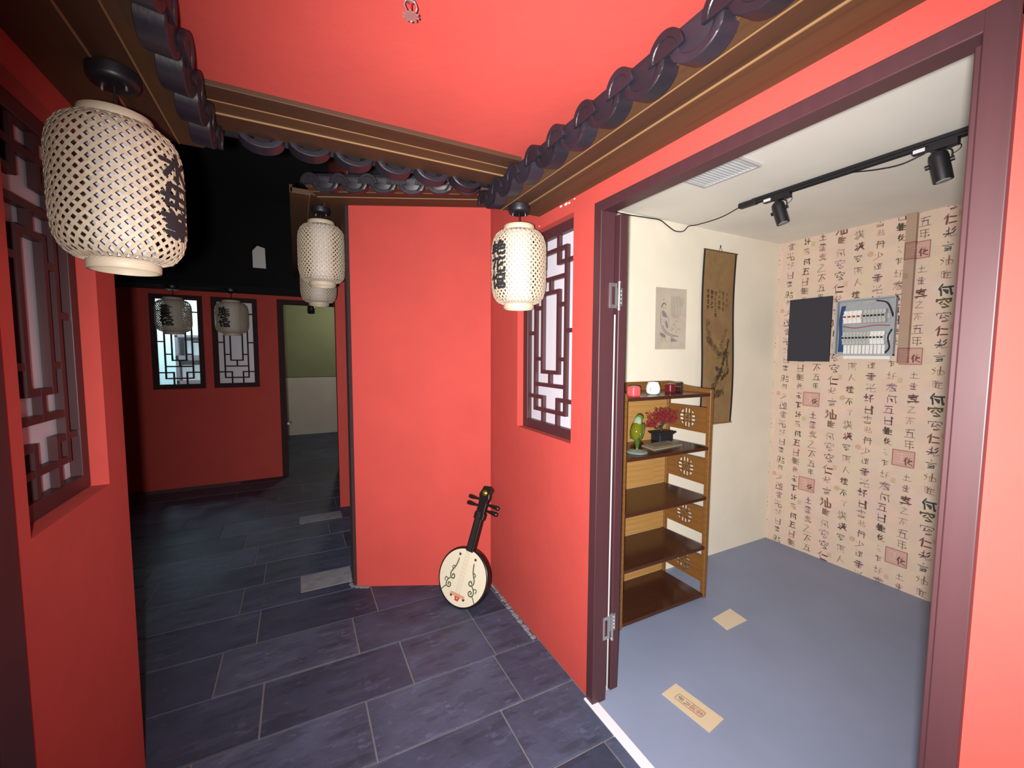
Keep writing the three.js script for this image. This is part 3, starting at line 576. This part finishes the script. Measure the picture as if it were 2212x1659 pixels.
  part('painted_mark', [new THREE.SphereGeometry(0.003, 8, 6).scale(0.5, 1, 1).translate(-0.036, 0.036, 0.018), new THREE.SphereGeometry(0.003, 8, 6).scale(0.5, 1, 1.4).translate(-0.037, 0.026, 0.015)], M.ink, wh);
  const dk = thing('jar', 'dark crimson rounded square jar on the right of the top shelf', 'jar', [1.985, 1.27, -1.79]);
  part('jar_body', rbox(0.05, 0.056, 0.05, 0.012, 0, 0.0285, 0), phys(lin(0.12, 0.012, 0.018), { roughness: 0.25, clearcoat: 0.5 }), dk);
  part('jar_base', rbox(0.044, 0.005, 0.044, 0.002, 0, 0.0025, 0), phys(lin(0.08, 0.01, 0.012), { roughness: 0.3 }), dk);
  const cl = thing('glass_jar', 'square clear glass jar with a dark red filling beside the crimson jar', 'jar', [2.06, 1.27, -1.80]);
  part('jar_body', rbox(0.05, 0.06, 0.05, 0.012, 0, 0.031, 0), glassSmall, cl);
  part('filling', rbox(0.04, 0.024, 0.04, 0.006, 0, 0.024, 0), phys(lin(0.06, 0.008, 0.01), { roughness: 0.3 }), cl);
  // glass bird
  const bird = thing('glass_bird', 'green and yellow glass bird figurine on a clear stem base', 'figurine', [1.69, 0.945, -1.745], 0.35);
  const glz = (c, o = {}) => phys(c.multiplyScalar(0.75), { roughness: 0.08, clearcoat: 1, ...o });
  part('body', lathe([[0, -0.06], [0.016, -0.052], [0.03, -0.03], [0.036, -0.006], [0.032, 0.02], [0.022, 0.045], [0.01, 0.06], [0, 0.064]], 24).rotateZ(-0.32).translate(-0.012, 0.13, 0), glz(lin(0.15, 0.155, 0.012)), bird);
  for (const s of [-1, 1]) part('wing', new THREE.SphereGeometry(1, 18, 12).scale(0.02, 0.05, 0.008).rotateZ(-0.35).translate(-0.006, 0.125, s * 0.03), glz(lin(0.07, 0.13, 0.015)), bird);
  part('back', new THREE.SphereGeometry(1, 20, 14).scale(0.017, 0.04, 0.024).rotateZ(-0.42).translate(-0.006, 0.172, 0), glz(lin(0.30, 0.42, 0.26)), bird);
  part('head', [new THREE.SphereGeometry(0.021, 20, 14).translate(0.018, 0.198, 0), lathe([[0.009, 0], [0.006, 0.012], [0, 0.022]], 12).rotateZ(-2.0).translate(0.034, 0.198, 0)], glz(lin(0.09, 0.19, 0.04)), bird);
  part('tail', lathe([[0.012, 0], [0.016, -0.02], [0.008, -0.055], [0.0, -0.07]], 14).rotateZ(0.12).translate(-0.006, 0.085, 0), glz(lin(0.06, 0.12, 0.02)), bird);
  part('stem', lathe([[0.007, 0.012], [0.007, 0.09], [0, 0.09]], 14), phys(lin(0.75, 0.9, 0.82), { roughness: 0.05, transmission: 0.9, thickness: 0.01 }), bird);
  part('base', lathe([[0, 0], [0.056, 0], [0.058, 0.007], [0.05, 0.013], [0.012, 0.018], [0, 0.018]], 36), phys(lin(0.75, 0.92, 0.86), { roughness: 0.05, transmission: 0.85, thickness: 0.01 }), bird);
  // bonsai
  const bo = thing('bonsai', 'red-leaved artificial bonsai in a black flared pot', 'plant', [2.075, 0.945, -1.926]);
  part('pot', [rbox(0.115, 0.052, 0.08, 0.006, 0, 0.027, 0), rbox(0.15, 0.012, 0.1, 0.004, 0, 0.058, 0), rbox(0.13, 0.01, 0.09, 0.003, 0, 0.05, 0)], std(lin(0.012, 0.012, 0.018), { roughness: 0.4 }), bo);
  const bark = std(lin(0.03, 0.02, 0.018), { roughness: 0.9 });
  part('trunk', [tube([[-0.004, 0.06, 0], [-0.012, 0.085, 0], [0.0, 0.108, 0], [-0.006, 0.13, 0]], 0.009, 14, 8), tube([[-0.008, 0.09, 0], [-0.03, 0.1, 0.006], [-0.05, 0.086, 0.01], [-0.08, 0.092, 0.012]], 0.005, 14, 7), tube([[0, 0.1, 0], [0.03, 0.12, 0], [0.06, 0.13, 0.01]], 0.005, 10, 7), tube([[-0.004, 0.12, 0], [-0.03, 0.145, 0], [-0.05, 0.15, 0]], 0.004, 10, 7)], bark, bo);
  const leaves = [[], []], clumps = [[-0.055, 0.155, 0, 0.05], [0.0, 0.18, 0, 0.055], [0.05, 0.165, 0.01, 0.05], [-0.085, 0.115, 0.012, 0.035], [0.085, 0.13, 0, 0.035], [0.03, 0.13, -0.01, 0.05], [-0.02, 0.15, 0.02, 0.04]];
  for (let i = 0; i < 1300; i++) {
    const c = clumps[(rnd() * clumps.length) | 0], a = rnd() * 6.283, r = c[3] * Math.sqrt(rnd()), b = rr(-1, 1);
    const q = new THREE.PlaneGeometry(0.0032, 0.017).translate(0, 0.007, 0);
    q.rotateX(rr(-1.2, 1.2)).rotateZ(rr(-1.3, 1.3)).rotateY(rnd() * 6.28).translate((c[0] + Math.cos(a) * r) * 1.2, c[1] + b * c[3] * 0.55, c[2] + Math.sin(a) * r * 0.8);
    leaves[i % 2].push(q);
  }
  [lin(0.19, 0.004, 0.012), lin(0.14, 0.008, 0.006)].forEach((c, i) => { const m = part('foliage', leaves[i], std(c, { roughness: 0.8, side: THREE.DoubleSide }), bo); m.userData.kind = 'stuff'; });
  // woven mat
  const q4 = (pts, y0, y1) => {
    const s = new THREE.Shape(pts.map(([x, z]) => new THREE.Vector2(x, -z))), e = new THREE.ExtrudeGeometry(s, { depth: y1 - y0, bevelEnabled: false });
    return metric(e.rotateX(-Math.PI / 2).translate(0, y0, 0));
  };
  const mat = thing('woven_mat', 'small grey-beige woven mat lying on the second shelf', 'mat', [0, 0, 0]);
  part('mat_base', q4([[1.838, -1.862], [1.815, -1.738], [2.078, -1.768], [2.095, -1.9]], 0.946, 0.951), std(lin(0.30, 0.25, 0.17), { roughness: 0.95, bumpMap: rep(grain, 30), bumpScale: 0.001 }), mat);
  part('mat_centre', q4([[1.87, -1.858], [1.86, -1.775], [2.035, -1.79], [2.05, -1.88]], 0.9505, 0.9525), std(lin(0.2, 0.165, 0.1), { roughness: 0.95, bumpMap: rep(grain, 40), bumpScale: 0.001 }), mat);
  one('note_card', 'small cream card standing on edge under the glass bird on the shelf', 'card', rbox(0.028, 0.04, 0.003, 0.001, 0, 0.02, 0), M.cream, [1.655, 0.945, -1.93]);

  // cards on the floor of the room
  const sheet = (pts, y) => {
    const e = q4(pts, 0, y), p = e.attributes.position, uv = e.attributes.uv, o = V(pts[0][0], 0, pts[0][1]), U = V(pts[1][0], 0, pts[1][1]).sub(o), W = V(pts[3][0], 0, pts[3][1]).sub(o);
    for (let i = 0; i < p.count; i++) { const d = V(p.getX(i), 0, p.getZ(i)).sub(o); uv.setXY(i, d.dot(U) / U.lengthSq(), d.dot(W) / W.lengthSq()); }
    return e;
  };
  one('floor_card', 'blank square cream card on the blue-grey floor near the shelf', 'card', sheet([[2.062, -1.503], [2.233, -1.518], [2.22, -1.404], [2.044, -1.4]], 0.003), M.cream, [0, 0.0005, 0]);
  const ct = canvasTex(256, 600, (c, W, H) => {
    c.fillStyle = '#e6cfae'; c.fillRect(0, 0, W, H);
    c.strokeStyle = 'rgba(120,100,80,0.8)'; c.lineWidth = 7; c.beginPath(); c.roundRect(82, 120, 92, 330, 16); c.stroke();
    brush(c, 'wei', 98, 140, 62, 'rgba(110,95,75,0.8)', 6); brush(c, 'ri', 100, 222, 52, 'rgba(110,95,75,0.8)', 8); brush(c, 'han', 98, 296, 58, 'rgba(165,110,95,0.7)', 6); brush(c, 'shu', 98, 370, 60, 'rgba(165,110,95,0.8)', 6);
    c.fillStyle = 'rgba(200,130,115,0.25)'; c.fillRect(84, 290, 88, 155);
  });
  one('floor_card', 'long cream card printed with a bordered column of characters on the floor', 'card', sheet([[1.494, -1.262], [1.393, -1.249], [1.415, -1.025], [1.521, -1.04]].map((p) => p).reverse(), 0.003), std(lin(0.66, 0.66, 0.66), { roughness: 0.8, map: ct }), [0, 0.0005, 0]);
  one('plaster_chip', 'small pale plaster chip on the slate floor near the left wall', 'chip', new THREE.IcosahedronGeometry(0.014, 1).scale(1.2, 0.35, 0.6).translate(0, 0.004, 0), M.cement, [-0.185, 0.002, -1.62]);
}

// ---------------------------------------------------------------- scroll and poster on the white wall
{
  const scrollTex = canvasTex(384, 1300, (c, W, H) => {
    c.fillStyle = '#9b7c50'; c.fillRect(0, 0, W, H);
    for (let i = 0; i < 700; i++) { c.fillStyle = `rgba(${rr(95, 165) | 0},${rr(75, 130) | 0},${rr(45, 85) | 0},0.07)`; c.beginPath(); c.ellipse(rnd() * W, rnd() * H, rr(8, 70), rr(8, 70), rnd() * 3, 0, 7); c.fill(); }
    const keys = Object.keys(GL), lens = [4, 4, 5, 4, 4, 3];
    for (let k = 0; k < 6; k++) for (let i = 0; i < lens[k]; i++) brush(c, keys[(k * 7 + i * 5 + 3) % keys.length], 50 + k * 48, 280 + i * 40 + (k % 3) * 8, 28, k < 3 ? 'rgba(60,42,22,0.85)' : 'rgba(80,58,32,0.6)', 5);
    const dab = (x0, y0, x1, y1, n, w, a) => { for (let i = 0; i < n; i++) { const t = rnd(), x = x0 + (x1 - x0) * t + rr(-w, w), y = y0 + (y1 - y0) * t + rr(-w, w); c.fillStyle = `rgba(58,40,22,${a * rr(0.4, 1)})`; c.beginPath(); c.ellipse(x, y, rr(4, 14), rr(3, 8), rnd() * 3, 0, 7); c.fill(); } };
    dab(60, 520, 90, 680, 90, 22, 0.3); dab(60, 650, 230, 780, 160, 24, 0.3); dab(300, 560, 230, 720, 90, 20, 0.22); dab(200, 780, 330, 740, 90, 20, 0.4); dab(330, 660, 220, 930, 130, 12, 0.6); dab(170, 870, 250, 900, 40, 10, 0.6); dab(230, 900, 90, 1090, 190, 24, 0.55); dab(120, 1080, 260, 1060, 150, 28, 0.5); dab(300, 760, 330, 920, 60, 8, 0.45); dab(240, 960, 330, 900, 60, 8, 0.5);
    c.strokeStyle = 'rgba(45,30,16,0.75)'; c.lineWidth = 6; c.beginPath(); c.moveTo(340, 650); c.bezierCurveTo(300, 760, 260, 850, 210, 900); c.bezierCurveTo(190, 980, 150, 1040, 110, 1080); c.moveTo(325, 760); c.bezierCurveTo(320, 860, 280, 920, 240, 950); c.stroke();
  });
  const g = thing('hanging_scroll', 'long brown hanging scroll with ink landscape and black side borders on the white wall', 'scroll', [2.683, 1.0, -2.012]);
  const band = (x0, x1, zoff) => {                     // slightly wavy cloth, 1.22 m high
    const b = new THREE.BoxGeometry(x1 - x0, 1.22, 0.003, 4, 24, 1).translate((x0 + x1) / 2, 0.61, zoff), p = b.attributes.position;
    for (let i = 0; i < p.count; i++) { const y = p.getY(i); p.setZ(i, p.getZ(i) + 0.006 * Math.sin(y * 5.2) + 0.006); p.setX(i, p.getX(i) + 0.006 * Math.sin(y * 4.1 + 0.6)); }
    b.computeVertexNormals(); return b;
  };
  const dark = std(lin(0.012, 0.01, 0.012), { roughness: 0.9 });
  part('scroll_sheet', band(-0.158, 0.158, 0), std(lin(0.75, 0.75, 0.75), { roughness: 0.85, map: scrollTex }), g);
  part('cloth_border', band(-0.172, -0.157, 0.001), dark, g, 'black cloth border'); part('cloth_border', band(0.157, 0.176, 0.001), dark, g, 'black cloth border');
  part('hanging_rod', between([-0.178, 1.222, 0.008], [0.178, 1.222, 0.008], 0.0045, 0.0045, 10), std(lin(0.12, 0.06, 0.03)), g);
  part('roller', between([-0.172, 0.0, 0.008], [0.184, 0.0, 0.008], 0.006, 0.006, 10), std(lin(0.20, 0.11, 0.05)), g);
  part('hook', [tube([[-0.02, 1.225, 0.008], [-0.004, 1.25, 0.004], [0.012, 1.225, 0.008]], 0.0018, 10, 6), cyl(0.004, 0.004, 0.016, -0.004, 1.258, 0.004, 8)], M.blackMetal, g);
  const posterTex = canvasTex(512, 740, (c, W, H) => {
    c.fillStyle = '#d8cebb'; c.fillRect(0, 0, W, H);
    for (let i = 0; i < 200; i++) { c.fillStyle = `rgba(${rr(180, 230) | 0},${rr(165, 215) | 0},${rr(150, 200) | 0},0.12)`; c.beginPath(); c.ellipse(rnd() * W, rnd() * H, rr(10, 70), rr(10, 70), 0, 0, 7); c.fill(); }
    c.strokeStyle = 'rgba(90,78,80,0.75)';
    for (let k = 0; k < 8; k++) { c.setLineDash([rr(4, 9), rr(2, 4)]); c.lineWidth = 6; const x = 262 + k * 26, y1 = k > 6 ? 230 : 345; c.beginPath(); c.moveTo(x, 95 + (k > 5 ? 15 : 0)); c.lineTo(x, y1 + rr(-25, 25)); c.stroke(); }
    c.setLineDash([]); c.lineCap = 'round';
    const P = (w, col, f) => { c.lineWidth = w; c.strokeStyle = col; c.beginPath(); f(); c.stroke(); };
    P(9, 'rgba(60,52,55,0.9)', () => { c.moveTo(100, 236); c.quadraticCurveTo(130, 150, 175, 205); });
    P(3, 'rgba(120,105,105,0.8)', () => { c.ellipse(150, 218, 28, 34, 0, 0, 7); c.moveTo(140, 140); c.arc(132, 140, 10, 0, 7); c.moveTo(142, 215); c.lineTo(150, 217); c.moveTo(160, 228); c.lineTo(154, 236); });
    c.fillStyle = 'rgba(110,92,112,0.55)'; c.beginPath(); c.moveTo(105, 270); c.quadraticCurveTo(190, 280, 195, 360); c.lineTo(120, 340); c.closePath(); c.fill(); c.beginPath(); c.ellipse(190, 440, 20, 50, -0.4, 0, 7); c.fill(); c.beginPath(); c.moveTo(265, 590); c.lineTo(390, 640); c.lineTo(265, 650); c.closePath(); c.fill(); c.beginPath(); c.ellipse(130, 570, 55, 22, 0.4, 0, 7); c.fill();
    P(6, 'rgba(95,82,88,0.85)', () => { c.moveTo(95, 290); c.bezierCurveTo(70, 420, 90, 560, 330, 590); });
    P(7, 'rgba(80,70,75,0.85)', () => { c.moveTo(125, 450); c.bezierCurveTo(160, 540, 250, 560, 390, 585); });
    P(4, 'rgba(120,105,105,0.7)', () => { c.moveTo(210, 330); c.bezierCurveTo(225, 420, 235, 470, 275, 520); c.moveTo(300, 430); c.ellipse(310, 460, 28, 36, 0.3, 0, 7); c.moveTo(280, 520); c.lineTo(300, 480); c.moveTo(350, 560); c.bezierCurveTo(340, 500, 370, 470, 420, 500); c.moveTo(110, 560); c.lineTo(120, 650); c.moveTo(150, 590); c.lineTo(200, 660); c.moveTo(330, 400); c.lineTo(360, 390); c.lineTo(385, 402); });
  });
  const p = part('ink_print', (() => { const b = new THREE.BoxGeometry(0.283, 0.402, 0.002, 6, 6, 1), q = b.attributes.position; for (let i = 0; i < q.count; i++) q.setZ(i, q.getZ(i) + 0.004 * Math.pow(Math.abs(q.getX(i)) / 0.14, 3)); b.computeVertexNormals(); return b; })(), std(lin(0.66, 0.66, 0.66), { roughness: 0.85, map: posterTex }), scene);
  p.name = numbered('ink_print'); p.position.set(2.22, 1.734, -2.017); p.rotation.z = 0.012; tag(p, 'small pale ink print of a robed figure with text columns on the white wall', 'print');
}

// ---------------------------------------------------------------- breaker box and its cover
{
  const c = part('box_cover', rb(-0.009, 0.009, -0.232, 0.232, -0.142, 0.142, 0.003), std(lin(0.02, 0.02, 0.031), { roughness: 0.7 }), scene);
  c.name = numbered('box_cover'); c.position.set(3.375, 1.683, -1.768); tag(c, 'flat dark grey panel cover fixed left of the open breaker box', 'cover');
  const g = thing('breaker_box', 'open grey electrical breaker box with two rows of switches on the calligraphy wall', 'breaker box', [3.389, 1.685, -1.43], -Math.PI / 2);
  const gm = std(lin(0.33, 0.35, 0.38), { roughness: 0.6 }), lightGrey = std(lin(0.42, 0.43, 0.42), { roughness: 0.5 }), whiteP = std(lin(0.72, 0.72, 0.7), { roughness: 0.5 }), red = std(lin(0.4, 0.04, 0.04)), blue = std(lin(0.012, 0.05, 0.16)), blk = std(lin(0.01, 0.01, 0.014));
  const w = 0.165, h = 0.19;
  part('enclosure', [rb(-w, w, -h, h, -0.004, 0.004, 0.001), rb(-w, -w + 0.012, -h, h, 0, 0.035, 0.002), rb(w - 0.008, w, -h, h, 0, 0.03, 0.002), rb(-w, w, h - 0.01, h, 0, 0.035, 0.002), rb(-w, w, -h, -h + 0.012, 0, 0.035, 0.002)], gm, g);
  part('mounting_rail', [rb(-0.12, 0.14, 0.05, 0.085, 0.004, 0.012, 0.001), rb(-0.12, 0.14, -0.09, -0.055, 0.004, 0.012, 0.001)], M.chrome, g);
  const brk = (x, y, ww, m, lever) => { const b = part('circuit_breaker', [rbox(ww - 0.0015, 0.085, 0.03, 0.002, x, y, 0.026), rbox(ww - 0.002, 0.035, 0.012, 0.002, x, y, 0.045)], m, g); part('lever', rbox(ww * 0.55, 0.012, 0.012, 0.002, x, y + 0.002, 0.054), lever, b); };
  for (let i = 0; i < 4; i++) brk(-0.098 + i * 0.026, 0.07, 0.026, whiteP, red);
  for (let i = 0; i < 6; i++) brk(0.012 + i * 0.02, 0.07, 0.02, lightGrey, blk);
  for (let i = 0; i < 12; i++) brk(-0.102 + i * 0.0195, -0.072, 0.0195, i < 8 ? lightGrey : whiteP, blk);
  for (let i = 0; i < 11; i++) part('label_strip', rbox(i % 3 ? 0.016 : 0.02, 0.062, 0.006, 0.003, -0.1 + i * 0.0212, -0.148, 0.02), whiteP, g);
  part('blue_wire', Array.from({ length: 6 }, (_, i) => tube([[-0.135 + i * 0.004, 0.15, 0.012], [-0.142 + i * 0.004, 0.06, 0.02 + i * 0.002], [-0.138 + i * 0.003, -0.05, 0.02], [-0.142 + i * 0.006, -0.165, 0.014]], 0.0032, 18, 6)), blue, g, 'bundle of blue wires');
  part('wire', Array.from({ length: 9 }, (_, i) => tube([[-0.1 + i * 0.024, 0.112, 0.02], [-0.09 + i * 0.024, 0.145, 0.03], [-0.04 + i * 0.02, 0.158 + (i % 3) * 0.005, 0.022], [0.12, 0.165, 0.014]], 0.0026, 16, 6)), lightGrey, g);
  for (const w of [[[0.06, 0.17, 0.02], [0.12, 0.15, 0.03], [0.148, 0.09, 0.03], [0.15, 0.06, 0.012]], [[0.15, -0.02, 0.02], [0.138, -0.07, 0.035], [0.142, -0.14, 0.02], [0.12, -0.17, 0.012]]]) part('wire', tube(w, 0.005, 16, 6), blk, g, 'dark loose wire');
  part('wire', [tube([[-0.12, 0.01, 0.02], [-0.04, -0.004, 0.035], [0.06, 0.008, 0.03], [0.14, 0.004, 0.02]], 0.0028, 18, 6)], red, g, 'dull red wire between the two rows');
  part('cover_lip', rb(-0.11, 0.15, -0.212, -0.19, 0, 0.02, 0.002), whiteP, g, 'white lip under the box');
}

// ---------------------------------------------------------------- ceiling of the room: vent, track, spotlights, cable
{
  const v = thing('ceiling_vent', 'white louvred air vent in the ceiling of the white room', 'vent', [1.80, 2.362, -1.375], 0.04);
  const vm = std(lin(0.62, 0.64, 0.66), { roughness: 0.5 }), vf = std(lin(0.42, 0.41, 0.42), { roughness: 0.5 });
  part('vent_frame', [rb(-0.1, 0.1, -0.012, 0, -0.148, -0.132, 0.002), rb(-0.1, 0.1, -0.012, 0, 0.132, 0.148, 0.002), rb(-0.1, -0.084, -0.012, 0, -0.134, 0.134, 0.002), rb(0.084, 0.1, -0.012, 0, -0.134, 0.134, 0.002)], vf, v, 'grey rim');
  part('vent_backing', box(-0.085, 0.085, -0.003, -0.001, -0.133, 0.133), vm, v);
  for (let i = 0; i < 14; i++) part('vent_slat', rbox(0.168, 0.0025, 0.018, 0.001, 0, 0, 0).rotateX(0.35).translate(0, -0.008, -0.124 + i * 0.019), vm, v);
  const RX = 2.285, RY = 2.346;
  const r = thing('lighting_track', 'long black lighting track across the ceiling of the white room', 'track', [RX, RY, 0]);
  part('rail', [rb(-0.017, 0.017, -0.005, 0.014, -1.52, 0.5, 0.002), rb(-0.017, -0.009, -0.012, 0, -1.52, 0.5, 0.001), rb(0.009, 0.017, -0.012, 0, -1.52, 0.5, 0.001)], M.blackMetal, r);
  part('end_feed', rb(-0.019, 0.019, -0.016, 0.012, -1.6, -1.5, 0.006), M.blackMetal, r);
  let proto;
  const spot = (label, z, yaw, lean) => {
    let s;
    if (!proto) {
      s = proto = thing('track_spotlight', label, 'spotlight', [0, 0, 0], 0, 'black spotlights on the ceiling track');
      part('adapter', [rb(-0.016, 0.016, -0.042, -0.012, -0.035, 0.05, 0.003), rb(-0.012, 0.012, -0.036, -0.016, -0.088, -0.03, 0.003)], M.blackMetal, s);
      part('label_plate', rb(-0.0165, -0.0115, -0.033, -0.019, -0.082, -0.045, 0.001), M.strip, s, 'white label on the adapter');
      part('bracket', [tube([[0, -0.042, 0], [0.0, -0.055, -0.03], [0, -0.085, -0.034]], 0.0028, 12, 6), tube([[0, -0.042, 0], [0.0, -0.055, 0.03], [0, -0.085, 0.034]], 0.0028, 12, 6), tube([[0, -0.05, 0.02], [0.01, -0.04, 0.05], [0.0, -0.06, 0.055], [0, -0.075, 0.03]], 0.0016, 16, 6)], M.blackMetal, s);
      const h = part('lamp_head', lathe([[0, -0.06], [0.026, -0.06], [0.03, -0.062], [0.031, 0.03], [0.028, 0.046], [0.018, 0.056], [0, 0.058]], 28), M.blackMetal, s);
      part('pivot_knob', [cyl(0.009, 0.009, 0.012, 0, 0, 0, 14).rotateX(Math.PI / 2).translate(0, 0.01, 0.036), cyl(0.009, 0.009, 0.012, 0, 0, 0, 14).rotateX(Math.PI / 2).translate(0, 0.01, -0.036)], M.blackMetal, h);
      part('lens', cyl(0.022, 0.022, 0.003, 0, -0.0615, 0, 24), phys(lin(0.3, 0.3, 0.3), { roughness: 0.1 }), h);
    } else { s = proto.clone(); s.name = numbered('track_spotlight'); scene.add(s); }
    tag(s, label, 'spotlight', 'black spotlights on the ceiling track');
    s.position.set(RX, RY + 0.006, z);
    const h = s.children.find((c) => c.name === 'lamp_head'); h.position.set(0, -0.105, 0); h.rotation.set(lean, yaw, 0.12);
  };
  spot('black track spotlight nearer the corner, close to the end of the track', -1.37, 0, -0.25);
  spot('black track spotlight at the right end, by the edge of the door frame', -0.752, 0.2, -0.2);
  const c1 = part('power_cable', tube([[2.285, 2.342, -1.6], [2.33, 2.335, -1.75], [2.365, 2.35, -1.97], [2.351, 2.352, -2.008], [2.31, 2.316, -2.012], [2.232, 2.306, -2.012], [2.16, 2.33, -2.012], [2.1, 2.354, -2.012], [1.99, 2.354, -2.012], [1.82, 2.348, -2.012], [1.7, 2.35, -2.012]], 0.0035, 80, 6), M.blackMetal, scene);
  c1.name = numbered('power_cable'); tag(c1, 'thin dark power cable sagging from the track to the top of the white wall', 'cable');
  const c2 = part('power_cable', tube([[RX, RY - 0.014, -1.05], [RX - 0.008, RY - 0.04, -0.95], [RX - 0.01, RY - 0.05, -0.87], [RX - 0.006, RY - 0.035, -0.8]], 0.003, 30, 6), M.blackMetal, scene);
  c2.name = numbered('power_cable'); tag(c2, 'short cable looping below the track beside the right-hand spotlight', 'cable');
}

// ---------------------------------------------------------------- the rooms beyond the back wall
{
  const s = thing('hanging_spotlight', 'small black spotlight head seen in the green room doorway', 'spotlight', [0.215, 2.6, -7.0]);
  part('stem', cyl(0.012, 0.012, 0.4, 0, -0.2, 0, 10), M.blackMetal, s);
  part('lamp_head', [lathe([[0, -0.05], [0.05, -0.05], [0.052, 0.04], [0.035, 0.06], [0, 0.06]], 20).rotateX(0.3).translate(0, -0.46, 0), rbox(0.05, 0.05, 0.04, 0.006, 0.025, -0.39, 0)], M.blackMetal, s);
  const lampMesh = (label, x, y, z, w, d, col, glow, power) => {
    const t = thing('ceiling_lamp', label, 'lamp', [x, y, z]);
    part('lamp_housing', rbox(w + 0.04, 0.03, d + 0.04, 0.004, 0, 0.016, 0), M.strip, t);
    part('diffuser', box(-w / 2, w / 2, -0.004, 0, -d / 2, d / 2), std(0xffffff, { emissive: col, emissiveIntensity: glow }), t);
    const l = new THREE.PointLight(col, power, 0, 2); l.position.set(x, y - 0.08, z); l.castShadow = true; l.shadow.radius = 3; scene.add(l);
  };
  lampMesh('ceiling lamp panel of the bright room behind the far window', -1.5, 2.55, -6.5, 0.5, 0.3, new THREE.Color(0xd8f4ff), 2, 5.5);
  lampMesh('dim ceiling lamp panel inside the green room', 0.7, 2.55, -7.6, 0.3, 0.3, new THREE.Color(0xfff4e0), 0.5, 2);
  const c = thing('storage_cabinet', 'mauve open cabinet of white boxes seen through the bright far window', 'cabinet', [-1.16, 0, -6.75]);
  const mv = std(lin(0.30, 0.22, 0.24)), wb = std(lin(0.8, 0.84, 0.86));
  part('carcass', [box(-0.2, -0.17, 0, 1.72, -0.2, 0.1), box(0.4, 0.42, 0, 1.72, -0.2, 0.1), box(-0.2, 0.42, 1.69, 1.72, -0.2, 0.1), box(-0.2, 0.42, 1.4, 1.46, -0.2, 0.1), box(-0.2, 0.42, 1.1, 1.14, -0.2, 0.1), box(-0.2, 0.42, 0, 1.72, -0.22, -0.2)], mv, c);
  for (const [x, y, w, h, i] of [[0.1, 1.46, 0.42, 0.19, 0], [0.05, 1.14, 0.4, 0.2, 1], [0.32, 1.14, 0.1, 0.12, 2]]) {
    const b = part('storage_box', rbox(w, h, 0.16, 0.008, 0, h / 2, 0), wb, scene); b.name = numbered('storage_box'); b.position.set(-1.16 + x, y, -6.78);
    tag(b, ['white box on the upper cabinet shelf behind the bright far window', 'white box on the lower cabinet shelf behind the bright far window', 'narrow white box at the right end of the lower cabinet shelf'][i], 'box');
  }
}

renderer.render(scene, camera);
